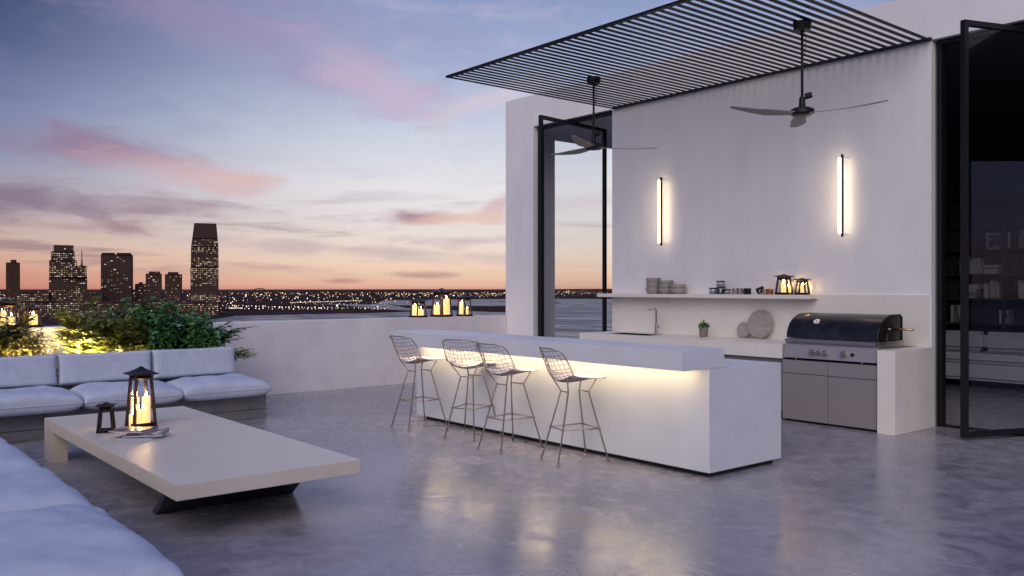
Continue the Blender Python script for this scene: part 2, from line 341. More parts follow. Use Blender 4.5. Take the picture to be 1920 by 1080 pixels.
# fixed door frames inside the openings
def opening_frame(x0, x1, label):
    t = thing('door_frame', label, 'door frame', ((x0 + x1) / 2, YW + .1, 0))
    w = .055
    for a in ((x0, x0 + w, YW + .07, YW + .17, 0, HEAD - .002), (x1 - w, x1, YW + .07, YW + .17, 0, HEAD - .002)): obj('jamb', bx(*a), M_black, t, world=True)
    obj('head', bx(x0 + w, x1 - w, YW + .075, YW + .165, HEAD - w, HEAD - .002), M_black, t, world=True)
    obj('threshold', bx(x0 + w, x1 - w, YW + .075, YW + .165, .001, .02), M_black, t, world=True)
opening_frame(XA + .04, XB - .002, 'slim black metal frame lining the tall doorway beside the white pier')
opening_frame(XC + .03, XD - .03, 'slim black metal frame lining the dark doorway next to the grill')
def pivot_door(loc, rz, w, label):
    t = thing('pivot_door', label, 'door', loc, rz); h0, h1, s, d = .03, HEAD - .06, .055, .028
    f = B()
    obj('stile', bx(-w / 2, -w / 2 + s, -d, d, h0, h1), M_black, t); obj('stile', bx(w / 2 - s, w / 2, -d, d, h0, h1), M_black, t)
    obj('rail', bx(-w / 2 + s, w / 2 - s, -d, d, h0, h0 + s), M_black, t); obj('rail', bx(-w / 2 + s, w / 2 - s, -d, d, h1 - s, h1), M_black, t)
    obj('pane', bx(-w / 2 + s, w / 2 - s, -.006, .006, h0 + s, h1 - s), M_pane, t)
pivot_door((-10.49, 10.03, 0), math.radians(97), 1.72, 'glass pivot door in black frame turned open in the doorway beside the pier')
pivot_door((-3.62, 10.08, 0), math.radians(69), 1.74, 'glass pivot door in black frame swung open at the dark right doorway')

# parapet
obj_par = obj('parapet_wall', bx(-12.5, -12.15, -6, YW - .002, -.5, 1.075), M_parapet, bevel=.006)
tag(obj_par, 'low pale plaster parapet wall along the terrace edge', 'parapet wall')

# ------------------------------------------------------------------ pergola
pg = thing('pergola', 'black slatted metal pergola cantilevered from the white wall', 'pergola', (-7, YW, HEAD))
PX0, PX1, PY0, PY1, PZ = -9.5, XC + .01, 6.72, YW - .003, HEAD - .01
obj('front_beam', bx(PX0, PX1, PY0, PY0 + .05, PZ, PZ + .028), M_slat, pg, world=True)
obj('back_beam', bx(PX0, PX1, PY1 - .05, PY1, PZ, PZ + .028), M_slat, pg, world=True)
ns = 42; ms = None
for k in range(ns + 2):
    x = PX0 + .03 + (PX1 - PX0 - .06) * k / (ns + 1)
    if ms is None:
        o = obj('slat', bx(-.0215, .0215, PY0 + .05, PY1 - .05, PZ + .003, PZ + .010), M_slat, pg); ms = o
        for v in ms.data.vertices: v.co.y -= YW; v.co.z -= HEAD
    else:
        o = ms.copy(); COL.objects.link(o); o.parent = pg
    o.location = (x + 7, 0, 0)
    if k in (0, ns + 1): o.name = 'side_beam'; o.scale.x = 1.25

# ------------------------------------------------------------------ ceiling fans
def make_fan(loc, rot, label):
    t = thing('ceiling_fan', label, 'ceiling fan', loc, 0, 'ceiling fans under the pergola'); z1 = PZ - loc[2]
    obj('canopy', lathe(B(), [(.03, z1 - .10), (.085, z1 - .085), (.095, z1 - .02), (.095, z1 + .003)], 20), M_black, t, 'auto')
    obj('downrod', tube(B(), [(0, 0, .05), (0, 0, z1 - .08)], .014, 10), M_black, t, True)
    obj('cable', tube(B(), [(.02, .01, z1 - .08), (.035, .02, z1 - .2), (.02, .01, z1 - .36)], .004, 5), M_black, t, True)
    obj('junction', tube(B(), [(.02, .02, .17), (.085, .05, .185)], .032, 10), M_black, t, 'auto')
    obj('motor_housing', lathe(B(), [(.03, -.035), (.10, -.03), (.125, -.01), (.125, .03), (.09, .05), (.035, .06), (.03, .16), (.018, .17)], 24), M_black, t, 'auto')
    for k in range(3):
        vs, fs = [], []; n = 14; a0 = rot + k * 2 * math.pi / 3
        for i in range(n + 1):
            s = i / n; r = .07 + .80 * s; wd = (.040 + .045 * math.sin(min(1, s * 1.6) * math.pi / 2)) * (1 - .66 * max(0, s - .4) / .6)
            if i == n: wd *= .75
            z = -.005 + .012 * s * s - .015 * math.sin(s * math.pi); tw = math.radians(13 - 8 * s)
            for q in (-1, 1):
                for e in (-.004, .004):
                    lx, ly, lz = r, q * wd * math.cos(tw) + .04 * s * s, z + q * wd * math.sin(tw) + e
                    vs.append((lx * math.cos(a0) - ly * math.sin(a0), lx * math.sin(a0) + ly * math.cos(a0), lz))
            if i:
                a, b = 4 * (i - 1), 4 * i
                fs += [(a, b, b + 2, a + 2), (a + 1, a + 3, b + 3, b + 1), (a, a + 1, b + 1, b), (a + 2, b + 2, b + 3, a + 3)]
        fs += [(0, 2, 3, 1), (4 * n, 4 * n + 1, 4 * n + 3, 4 * n + 2)]
        meshobj('blade', vs, fs, M_white_matte, t)
FA = math.atan2(RGT.y, RGT.x)                       # along the picture plane
make_fan((-5.12, 8.22, 3.42), FA + math.radians(76), 'black three blade ceiling fan hanging above the grill side of the kitchen')
make_fan((-8.24, 8.24, 3.45), FA + math.radians(5), 'black three blade ceiling fan hanging in front of the tall doorway')

# ------------------------------------------------------------------ sconces
def sconce(x, label):
    t = thing('wall_light', label, 'wall light', (x, YW, 2.69), 0, 'linear wall lights')
    obj('channel', bx(0, .016, -.165, -.13, -.5, .5), M_black, t)
    obj('diffuser', bx(-.036, -.001, -.175, -.135, -.46, .46), M_sconce, t, bevel=.008)
    for s in (-.47, .47): obj('bracket', bx(.003, .013, -.1295, -.0015, s * 1.0 - .006, s * 1.0 + .006), M_plaster, t)
sconce(-8.42, 'vertical lit linear wall light above the shelf with bowls')
sconce(-5.57, 'vertical lit linear wall light above the grill')

# ------------------------------------------------------------------ kitchen: backsplash, shelf, counters
bs = obj('backsplash', bx(XB + .02, XC - .02, YW - .02, YW - .001, .9, 1.488), M_cream); tag(bs, 'cream stone backsplash panel fixed to the wall behind the counter', 'backsplash')
sh = obj('wall_shelf', bx(-9.62, -5.96, 9.69, YW - .021, 1.432, 1.484), M_cream, bevel=.003); tag(sh, 'long cream floating shelf carrying bowls, jars and lanterns', 'shelf')
kc = thing('kitchen_counter', 'long cream stone counter with sink and dark cabinets against the wall', 'counter', (-7.6, 9.5, 0))
SX0, SX1, SY0, SY1 = -9.02, -8.2, 9.25, 9.66
ct = B()
for a in ((-9.4, SX0, 9.1, YW - .021), (SX1, -5.93, 9.1, YW - .021), (SX0, SX1, 9.1, SY0), (SX0, SX1, SY1, YW - .021)): box(ct, a[0], a[1], a[2], a[3], .73, .9)
obj('countertop', ct, M_cream, kc, world=True)
obj('end_panel', bx(-9.4, -9.34, 9.12, YW - .021, 0, .73), M_cream, kc, world=True)
for k in range(4):
    x0 = -9.335 + k * .852
    d = obj('cabinet_door', bx(x0, x0 + .846, 9.15, 9.17, .1, .722), M_cab, kc, world=True)
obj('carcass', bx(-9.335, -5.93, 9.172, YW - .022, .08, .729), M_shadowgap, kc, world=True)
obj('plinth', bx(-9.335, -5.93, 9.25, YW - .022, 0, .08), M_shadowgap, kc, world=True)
ec = obj('counter_end_block', bx(-4.715, -4.52, 9.02, YW - .022, 0, .9), M_cream, bevel=.003); tag(ec, 'cream stone block standing on the floor beside the grill', 'counter end')
sk = thing('sink', 'dark recessed sink basin let into the cream counter', 'sink', ((SX0 + SX1) / 2, (SY0 + SY1) / 2, .9)); b_ = B()
for a in ((SX0 + .002, SX0 + .02, SY0 + .002, SY1 - .002, .72, .897), (SX1 - .02, SX1 - .002, SY0 + .002, SY1 - .002, .72, .897), (SX0 + .02, SX1 - .02, SY0 + .002, SY0 + .02, .72, .897), (SX0 + .02, SX1 - .02, SY1 - .02, SY1 - .002, .72, .897), (SX0 + .02, SX1 - .02, SY0 + .02, SY1 - .02, .72, .735)): box(b_, *a)
obj('basin', b_, M_black, sk, world=True)
obj('drain', lathe(B(), [(.03, .736), (.04, .742), (.01, .744)], 16, ((SX0 + SX1) / 2, (SY0 + SY1) / 2)), M_steel, sk, True, world=True)
fc = thing('faucet', 'slender grey steel faucet standing behind the sink', 'faucet', (-8.45, 9.74, .9))
obj('body', lathe(B(), [(.032, .001), (.032, .012), (.024, .016), (.024, .15), (.015, .155)], 18), M_steel, fc, 'auto')
obj('spout', tube(B(), [(0, 0, .15), (0, 0, .345), (-.008, -.012, .362), (-.025, -.035, .368), (-.07, -.09, .352)], [.014, .014, .014, .014, .016], 10), M_steel, fc, True)
obj('lever', tube(B(), [(.02, 0, .105), (.075, -.01, .108)], [.013, .010], 10), M_steel, fc, True)
# herb pot
hpz = thing('herb_pot', 'small woven pot of green herbs on the counter', 'potted plant', (-7.5, 9.62, .9))
obj('pot', lathe(B(), [(.044, .001), (.046, .02), (.058, .105), (.062, .108), (.062, .128), (.054, .128), (.050, .11), (.01, .108)], 20), M_pot, hpz, 'auto')
for k in range(10):
    a = k * .628; obj('pot_rib', tube(B(), [(.047 * math.cos(a), .047 * math.sin(a), .005), (.060 * math.cos(a), .060 * math.sin(a), .105)], .005, 5), M_pot, hpz, True)
vs, fs = [], []
for k in range(150):
    a = RNG.uniform(0, 6.28); r = .06 * RNG.random() ** .5; z = .12 + RNG.random() * .11 * (1.1 - r / .07)
    c = Vector((r * math.cos(a) * 1.15, r * math.sin(a) * 1.15, z)); d = Vector((RNG.uniform(-1, 1), RNG.uniform(-1, 1), RNG.uniform(-.2, .9))).normalized(); s = d.cross(Vector((0, 0, 1))).normalized(); L_ = RNG.uniform(.034, .055)
    i = len(vs); vs += [tuple(c), tuple(c + d * L_ * .5 + s * L_ * .34), tuple(c + d * L_), tuple(c + d * L_ * .5 - s * L_ * .34)]; fs.append((i, i + 1, i + 2, i + 3))
tag(meshobj('herb_leaves', vs, fs, M_basil, hpz), kind='stuff')
# round boards leaning on the backsplash
def board(x, r, label):
    t = thing('round_board', label, 'serving board', (x, YW - .075, .902), 0)
    b = lathe(B(), [(r - .004, -.011), (r, -.007), (r, .007), (r - .004, .011)], 44)
    bmesh.ops.rotate(b, verts=b.verts, cent=(0, 0, 0), matrix=Matrix.Rotation(math.pi / 2 - .16, 3, 'X')); bmesh.ops.translate(b, verts=b.verts, vec=(0, -.018, r))
    obj('disc', b, M_board, t, 'auto')
    b = B(); tube(b, [(r * .93 * math.cos(k * .1745), r * .93 * math.sin(k * .1745), .011) for k in range(36)], .004, 5, closed=True)
    bmesh.ops.rotate(b, verts=b.verts, cent=(0, 0, 0), matrix=Matrix.Rotation(math.pi / 2 - .16, 3, 'X')); bmesh.ops.translate(b, verts=b.verts, vec=(0, -.018, r))
    obj('rim', b, M_board, t, True)
board(-7.02, .105, 'small round grey wooden board leaning beside the larger one'); board(-6.76, .192, 'large round grey wooden board leaning against the backsplash')

# ------------------------------------------------------------------ shelf crockery
SZ = 1.485
def bowl(x, y, z, r, h, label):
    t = obj('bowl', lathe(B(), [(r * .55, 0), (r * .8, h * .18), (r * .97, h * .55), (r, h), (r * .93, h), (r * .88, h * .6), (r * .6, h * .25), (.01, h * .2)], 22), M_stoneware, smooth='auto', loc=(x, y, z)); tag(t, label, 'bowl', 'stacked stoneware bowls on the shelf')
for sx, sn, n, r, h in ((-8.57, 'tallest', 3, .115, .098), (-8.33, 'middle', 3, .112, .082), (-8.11, 'lowest', 2, .118, .082)):
    for k in range(n):
        pos = ('bottom', 'middle', 'top')[k] if n == 3 else ('bottom', 'top')[k]
        bowl(sx + (RNG.uniform(-.008, .008) if k else 0), 9.81, SZ + k * (h * .70), r - .004 * k, h, '%s stoneware bowl of the %s bowl stack on the shelf' % (pos, sn))
def jar(x, y, z, r, h, label, dark=False):
    t = thing('glass_jar', label, 'jar', (x, y, z), 0, 'glass jars on the shelf')
    obj('glass_body', lathe(B(), [(r * .9, .001), (r, .008), (r, h - .02), (r * .92, h - .014)], 20), M_jar, t, 'auto')
    obj('contents', lathe(B(), [(r * .86, .006), (r * .9, .012), (r * .9, h * (.75 if dark else .4)), (r * .5, h * (.78 if dark else .42))], 16), M_black if dark else M_stoneware, t, 'auto')
    obj('lid', lathe(B(), [(r * .96, h - .014), (r * 1.04, h - .012), (r * 1.04, h), (r * .9, h + .004)], 20), M_black, t, 'auto')
jar(-7.49, 9.82, SZ, .055, .085, 'short clear glass jar with dark lid at the left of the jars')
jar(-7.365, 9.82, SZ, .06, .095, 'dark filled glass jar under another jar', True)
jar(-7.365, 9.82, SZ + .1, .058, .08, 'clear glass jar stacked on the dark filled jar')
jar(-7.245, 9.80, SZ, .05, .065, 'lowest glass jar beside the copper mugs')
def mug(x, y, r, h, m, a, label, lie=False):
    t = thing('mug', label, 'mug', (x, y, SZ), 0, 'mugs on the shelf')
    b = lathe(B(), [(r * .9, 0), (r, .006), (r, h), (r * .92, h), (r * .9, .012), (.005, .010)], 20); hb = B()
    tube(hb, [(r * .95 + .034 * math.sin(q), 0, h * .5 + h * .36 * math.cos(q)) for q in [i * math.pi / 8 for i in range(9)]], .006, 6)
    mt = Matrix.Rotation(a, 3, 'Z')
    if lie: mt = mt @ Matrix.Rotation(1.2, 3, 'Y')
    for bb in (b, hb):
        bmesh.ops.rotate(bb, verts=bb.verts, cent=(0, 0, 0), matrix=mt)
        if lie: bmesh.ops.translate(bb, verts=bb.verts, vec=(0, 0, r * .95))
    obj('cup', b, m, t, 'auto'); obj('handle', hb, m, t, True)
mug(-7.11, 9.80, .048, .085, M_steel, 2.6, 'grey metal mug next to the lowest jar'); mug(-7.0, 9.83, .048, .085, M_steel, 1.2, 'grey metal mug behind the black handled mug')
mug(-6.90, 9.78, .045, .082, M_black, -1.9, 'black mug with round handle in the mug row'); mug(-6.76, 9.79, .042, .09, M_bronze, .3, 'dark bronze mug lying tipped on the shelf', True)
mug(-6.66, 9.82, .044, .08, M_steel, -2.2, 'polished steel mug beside the copper mug'); mug(-6.57, 9.80, .042, .075, M_copper, 1.6, 'copper mug nearest to the shelf lanterns')

# ------------------------------------------------------------------ grill
gr = thing('gas_grill', 'stainless steel gas grill with rounded black hood and cabinet doors', 'grill', (-5.31, 9.4, 0))
GX0, GX1, GY = -5.905, -4.725, 9.055
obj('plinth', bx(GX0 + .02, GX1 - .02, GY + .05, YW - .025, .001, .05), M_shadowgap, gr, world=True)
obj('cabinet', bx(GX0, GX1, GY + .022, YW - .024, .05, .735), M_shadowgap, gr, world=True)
xm = (GX0 + GX1) / 2
for x0, x1 in ((GX0 + .004, xm - .003), (xm + .003, GX1 - .012)):
    obj('drawer_front', bx(x0, x1, GY, GY + .02, .572, .725), M_steeld, gr, world=True, bevel=.002)
    obj('cabinet_door', bx(x0, x1, GY, GY + .02, .03, .566), M_steeld, gr, world=True, bevel=.002)
obj('control_panel', prism(B(), [(GY - .005, .755), (GY + .03, .755), (YW - .2, .755), (YW - .2, .90), (GY + .03, .915)], 'x', GX0 + .02, GX1 - .012), M_steeld, gr, world=True)
for s in (GX0 + .16, GX1 - .2): obj('foot', lathe(B(), [(.012, .735), (.012, .756)], 10, (s, GY + .04)), M_steel, gr, 'auto', world=True)
def yaxis_cyl(x, z, r, y0, y1, m, name, parent, n=20):
    b = B(); tube(b, [(x, y0, z), (x, y0 + .004, z), (x, y1, z)], [r * .92, r, r], n); return obj(name, b, m, parent, 'auto', world=True)
for kx, r in ((-5.51, .031), (-5.43, .025), (-5.345, .030), (-5.12, .032)):
    k = yaxis_cyl(kx, .832, r, GY - .035, GY + .022, M_steel, 'knob', gr)
yaxis_cyl(-5.02, .828, .018, GY - .012, GY + .022, M_black, 'ignition_button', gr)
obj('handle', prism(B(), [(GY + .0, .935), (GY + .055, .935), (GY + .055, .972), (GY + .0, .972)], 'x', GX0 + .03, GX1 - .04), M_steel, gr, world=True, bevel=.006)
obj('hood_lip', prism(B(), [(GY + .03, .918), (YW - .25, .918), (YW - .25, .978), (GY + .07, .978), (GY + .07, .93), (GY + .03, .93)], 'x', GX0 + .025, GX1 - .03), M_steel, gr, world=True)
hd = [(GY + .045, .985)]
for i in range(13):
    q = i / 12 * math.pi / 2; hd.append((GY + .045 + .36 * (1 - math.cos(q)), .985 + .285 * math.sin(q) ** .95))
hd += [(GY + .56, 1.27), (GY + .60, 1.24), (GY + .60, .985)]
hood = obj('hood', prism(B(), hd, 'x', GX0 + .03, GX1 - .035), M_enamel, gr, 'auto', world=True)
tr = B(); tube(tr, [(GX1 - .03, y, z) for y, z in hd], .008, 6, closed=True); obj('hood_trim', tr, M_enamel, hood, True)
for v in bpy.data.objects[hood.children[0].name].data.vertices: v.co -= gr.location
# thermometer on the curved front
q = .72; ty, tz = GY + .045 + .36 * (1 - math.cos(q)), .985 + .285 * math.sin(q)
nrm = Vector((0, -math.cos(q) * .285, math.sin(q) * .36)).normalized()
def disc_on(c, n, r, h, m, name, parent, seg=20):
    b = B(); tube(b, [c - n * .004, c + n * h * .8, c + n * h], [r, r, r * .9], seg); return obj(name, b, m, parent, 'auto', world=True)
tc_ = Vector((-5.53, ty, tz))
M_dial = mat('dial_white', (.75, .72, .72), .35); M_red = mat('dial_red', (.6, .05, .06), .4)
thm = disc_on(tc_, nrm, .042, .016, M_steel, 'thermometer', gr)
b = B(); tube(b, [tc_ + nrm * .016, tc_ + nrm * .018], .035, 20); o = obj('dial', b, M_dial, gr, world=True); o.parent = thm
b = B(); sdv = nrm.cross(Vector((1, 0, 0))).normalized(); tube(b, [tc_ + nrm * .02, tc_ + nrm * .02 + Vector((.012, 0, 0)) + sdv * -.012], .007, 8); o = obj('needle', b, M_red, gr, world=True); o.parent = thm
obj('logo_plate', bx(-5.57, -5.48, GY + .058, GY + .062, 1.045, 1.052), M_black, gr, world=True)
# rotisserie spit
sp = B(); tube(sp, [(GX0 - .05, 9.36, 1.115), (GX1 - .0, 9.36, 1.115)], .006, 8); obj('spit_rod', sp, M_steel, gr, True, world=True)
sp = B(); tube(sp, [(GX1 + .0, 9.36, 1.115), (GX1 + .24, 9.36, 1.115)], .012, 10); obj('spit_handle', sp, M_copper, gr, True, world=True)
b = B(); box(b, GX1 - .033, GX1 - .015, 9.30, 9.42, 1.02, 1.10); tube(b, [(GX1 - .02, 9.30, 1.06), (GX1 - .012, 9.27, .99), (GX1 - .012, 9.24, .92)], .008, 6); tube(b, [(GX1 - .02, 9.42, 1.1), (GX1 - .012, 9.36, 1.16)], .01, 6); obj('spit_bracket', b, M_black, gr, world=True)

# ------------------------------------------------------------------ bar island
bar = thing('bar_island', 'long white bar island with raised overhanging ledge and glowing underside', 'bar counter', (-6.7, 5.9, 0))
BX0, BX1 = -8.82, -4.47
obj('body', prism(B(), [(5.81, .045), (6.84, .045), (6.84, .90), (6.0, .90), (5.99, .905), (5.81, .905)], 'x', BX0, BX1), M_bar, bar, world=True, bevel=.0025)
obj('ledge', bx(BX0 + .02, BX1, 5.46, 6.01, .906, 1.066), M_bar, bar, world=True, bevel=.003)
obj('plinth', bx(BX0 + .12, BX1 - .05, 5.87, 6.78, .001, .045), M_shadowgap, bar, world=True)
obj('led_strip', bx(BX0 + .12, BX1 - .12, 5.66, 5.685, .898, .9055), M_led, bar, world=True)

# ------------------------------------------------------------------ bar stools
def cr(P_, t):
    n = len(P_) - 1; x = max(0, min(n - 1e-6, t * n)); i = int(x); f = x - i
    p0, p1, p2, p3 = [P_[max(0, min(n, j))] for j in (i - 1, i, i + 1, i + 2)]
    return [.5 * (2 * b + (c - a) * f + (2 * a - 5 * b + 4 * c - d) * f * f + (3 * b - a - 3 * c + d) * f ** 3) for a, b, c, d in zip(p0, p1, p2, p3)]
#            y     z    halfwidth  curl
SHELL = [(.235, .765, .165, .0), (.15, .755, .20, .012), (.03, .735, .225, .04), (-.08, .722, .235, .065), (-.165, .735, .235, .085), (-.215, .785, .235, .095), (-.25, .865, .232, .09), (-.285, .955, .222, .075), (-.315, 1.035, .185, .05)]
def shell(u, t):
    y, z, hw, c = cr(SHELL, t); y2, z2, _, _ = cr(SHELL, min(1, t + .01)); y1, z1, _, _ = cr(SHELL, max(0, t - .01))
    ty, tz = y2 - y1, z2 - z1; l = math.hypot(ty, tz); ny, nz = tz / l, -ty / l
    if t > .93: z -= .035 * u ** 4 * (t - .93) / .07
    k = c * abs(u) ** 2.2
    return Vector((u * hw, y + ny * k, z + nz * k))
def make_stool():
    t = thing('bar_stool', 'x', 'bar stool', group='wire bar stools along the bar')
    w = B(); r = .0027
    NU, NT = 11, 17
    for i in range(1, NU):
        u = -1 + 2 * i / NU
        tube(w, [shell(u, k / 22) for k in range(23)], r, 4)
    for j in range(1, NT):
        tt = j / NT; tube(w, [shell(-1 + k / 6, tt) for k in range(13)], r, 4)
    obj('wire_shell', w, M_wire, t, True)
    rim = [shell(-1, k / 20) for k in range(21)] + [shell(-1 + k / 6, 1) for k in range(1, 12)] + [shell(1, 1 - k / 20) for k in range(21)] + [shell(1 - k / 6, 0) for k in range(1, 12)]
    obj('rim', tube(B(), rim, .0055, 6, closed=True), M_wire, t, True)
    vs, fs = [], []; n, m = 12, 12
    for i in range(n + 1):
        for j in range(m + 1):
            u = -.93 + 1.86 * i / n; tt = .015 + .50 * j / m
            p = shell(u, tt); edge = min(1, 6 * min(i / n, 1 - i / n), 6 * min(j / m, 1 - j / m))
            vs.append(tuple(p + Vector((0, 0, .006 + .016 * edge)))); 
    off = len(vs)
    for i in range(n + 1):
        for j in range(m + 1): vs.append(tuple(shell(-.93 + 1.86 * i / n, .015 + .50 * j / m) + Vector((0, 0, .004))))
    for i in range(n):
        for j in range(m):
            a = i * (m + 1) + j; b = a + m + 1
            fs += [(a, b, b + 1, a + 1), (a + off, a + off + 1, b + off + 1, b + off)]
    for i in range(n):
        for j in (0, m): a = i * (m + 1) + j; b = a + m + 1; fs.append((a, a + off, b + off, b) if j == 0 else (a, b, b + off, a + off))
    for j in range(m):
        for i in (0, n): a = i * (m + 1) + j; fs.append((a, a + 1, a + 1 + off, a + off) if i == 0 else (a, a + off, a + 1 + off, a + 1))
    meshobj('seat_pad', vs, fs, M_pad, t, True)
    legs = {}
    for sx in (-1, 1):
        for sy, fx, fy, tx, ty in ((-1, .175, -.245, .075, -.095), (1, .225, .235, .095, .10)):
            foot, top, seat = Vector((sx * fx, fy, .012)), Vector((sx * tx, ty, .635)), shell(sx * .72, .52 if sy < 0 else .12) - Vector((0, 0, .004))
            o = obj('leg', tube(B(), [foot, top, seat], .0075, 7), M_wire, t, True); legs[(sx, sy)] = (foot, top)
            obj('foot', lathe(B(), [(.019, .0), (.019, .008), (.009, .016)], 12, (foot.x, foot.y)), M_wire, o, 'auto')
    for sy in (-1, 1): obj('crossbar', tube(B(), [legs[(-1, sy)][1], legs[(1, sy)][1]], .0065, 6), M_wire, t, True)
    at = lambda k, z: legs[k][0].lerp(legs[k][1], (z - .012) / .623)
    ring = [at((-1, -1), .31), at((1, -1), .31), at((1, 1), .31), at((-1, 1), .31)]; c = sum(ring, Vector()) / 4
    for i in range(4):
        a, b = ring[i], ring[(i + 1) % 4]; d = (b - a).normalized() * .018
        obj('footrest_bar', tube(B(), [a - d, b + d], .0065, 6), M_wire, t, True)
    return t
def copy_tree(o, parent=None):
    c = o.copy(); COL.objects.link(c); c.parent = parent
    for ch in list(o.children): copy_tree(ch, c)
    return c
stool = make_stool()
for i, (x, y, a, lab) in enumerate(((-8.26, 5.47, 0, 'wire mesh bar stool at the far end of the bar, nearest the parapet'), (-7.39, 5.56, 23, 'wire mesh bar stool with back turned to us, second from the parapet'),
                                    (-6.56, 5.40, 0, 'wire mesh bar stool third from the parapet, overlapping its neighbour'), (-5.71, 5.46, -17, 'wire mesh bar stool standing apart, nearest the grill end of the bar'))):
    o = stool if i == 0 else copy_tree(stool); o.location = (x, y, 0); o.rotation_euler = (0, 0, math.radians(a)); o['label'] = lab

# ------------------------------------------------------------------ coffee table
TZ = .37
tb = thing('coffee_table', 'large low sand stone coffee table between the sofas', 'table', (-7.1, 2.4, 0))
obj('tabletop', bx(-8.95, -5.37, 1.80, 3.07, TZ - .098, TZ), M_table, tb, world=True, bevel=.003)
for y0 in (1.80, 2.94): obj('leg', bx(-8.95, -8.64, y0 + .001, y0 + .129, 0, TZ - .0985), M_table, tb, world=True)
obj('slanted_support', prism(B(), [(-6.29, .001), (-6.21, .001), (-5.86, TZ - .099), (-5.94, TZ - .099)], 'y', 1.94, 2.96), M_dkbase, tb, world=True)
# magazines
def mag_material(name, c1, c2, c3):
    m = bpy.data.materials.new(name); m.use_nodes = True; nt = m.node_tree; L = nt.links; b = nt.nodes['Principled BSDF']; b.inputs['Roughness'].default_value = .3
    tc = nt.nodes.new('ShaderNodeTexCoord'); n = nt.nodes.new('ShaderNodeTexNoise'); n.inputs['Scale'].default_value = 14; n.inputs['Detail'].default_value = 7; L.new(tc.outputs['Object'], n.inputs['Vector'])
    r = nt.nodes.new('ShaderNodeValToRGB'); L.new(n.outputs[0], r.inputs[0])
    for k, c in ((.35, c1), (.5, c2), (.62, c3)):
        e = r.color_ramp.elements.new(k); e.color = (*c, 1)
    r.color_ramp.elements[0].color = (*c1, 1); r.color_ramp.elements[-1].color = (*c3, 1); L.new(r.outputs[0], b.inputs['Base Color']); return m
M_mag1 = mag_material('printed_cover', (.02, .02, .03), (.12, .08, .075), (.34, .31, .33)); M_mag2 = mag_material('printed_page', (.025, .03, .06), (.10, .10, .15), (.36, .36, .42)); M_paper = mat('paper', (.40, .41, .48), .6)
def magazine(x, y, z, a, m, label, curl):
    t = thing('magazine', label, 'magazine', (x, y, z), a, 'magazines on the coffee table'); n = 10; w, d = .30, .22
    def sheet(z0, z1, k, nm, mm, par, grow=0):
        vs, fs = [], []
        for i in range(n + 1):
            for s in (-1, 1):
                xx = -w / 2 + w * i / n; lift = k * (i / n) ** 2
                for zz in (z0 + lift * .2, z1 + lift): vs.append((xx, s * (d / 2 + grow), zz))
            if i: a_, b_ = 4 * (i - 1), 4 * i; fs += [(a_, a_ + 2, b_ + 2, b_), (a_ + 1, b_ + 1, b_ + 3, a_ + 3), (a_, b_, b_ + 1, a_ + 1), (a_ + 2, a_ + 3, b_ + 3, b_ + 2)]
        fs += [(0, 1, 3, 2), (4 * n, 4 * n + 2, 4 * n + 3, 4 * n + 1)]; return meshobj(nm, vs, fs, mm, par)
    sheet(.001, .010, curl * .6, 'pages', M_paper, t); sheet(.0112 + 0, .0125, curl, 'cover', m, t, .002)
magazine(-7.29, 2.16, TZ, math.radians(48), M_mag1, 'printed magazine at the bottom of the small pile on the coffee table', .004)
magazine(-7.27, 2.20, TZ + .017, math.radians(58), M_mag2, 'curled open magazine on top of the small pile', .028)
magazine(-7.36, 2.13, TZ + .047, math.radians(40), M_mag1, 'uppermost dark magazine lying askew on the pile', .012)

# ------------------------------------------------------------------ lanterns and candles
def lantern(loc, s, h, rz, label):
    t = thing('lantern', label, 'lantern', loc, rz, 'metal candle lanterns'); b = s / 2; a = b * .72; p = s * .04 + .004; hb, hr = .012 + .02 * h, h * .86
    obj('base_plate', bx(-b, b, -b, b, .0, .008), M_bronze, t)
    for i in range(4):
        q = i * math.pi / 2; c, sn = math.cos(q), math.sin(q); R2 = lambda x, y, z: (x * c - y * sn, x * sn + y * c, z)
        obj('post', tube(B(), [R2(b - p, b - p, .004), R2(a - p, a - p, hr)], p * 1.25, 4), M_bronze, t)
        obj('bottom_rail', tube(B(), [R2(-b + p, b - p, hb), R2(b - p, b - p, hb)], p * 1.1, 4), M_bronze, t)
        obj('top_rail', tube(B(), [R2(-a + p, a - p, hr - p * 2), R2(a - p, a - p, hr - p * 2)], p * 1.5, 4), M_bronze, t)
        g = B(); vv = [g.verts.new(R2(*k)) for k in ((-b + 2 * p, b - p, hb), (b - 2 * p, b - p, hb), (a - 2 * p, a - p, hr - 2 * p), (-a + 2 * p, a - p, hr - 2 * p))]; g.faces.new(vv)
        obj('pane', g, M_glass, t)
    rf = B(); rings = []
    for r_, z_ in ((a * 1.02, hr - .002), (b * 1.08, hr + .004), (b * 1.08, hr + .014), (b * .72, hr + h * .055), (b * .3, hr + h * .10), (b * .1, h - .002), (b * .08, h)):
        rings.append([rf.verts.new((r_ * sx, r_ * sy, z_)) for sx, sy in ((-1, -1), (1, -1), (1, 1), (-1, 1))])
    for u, v in zip(rings, rings[1:]):
        for k in range(4): rf.faces.new((u[k], u[(k + 1) % 4], v[(k + 1) % 4], v[k]))
    rf.faces.new(rings[0][::-1]); rf.faces.new(rings[-1]); obj('roof', rf, M_bronze, t)
    obj('handle', tube(B(), [((a + .012) * math.cos(k) * .98, .0, hr - h * .02 - math.sin(k) * h * .16) for k in [i * math.pi / 12 for i in range(13)]], .0022 + .003 * s, 5), M_bronze, t, True)
    return t
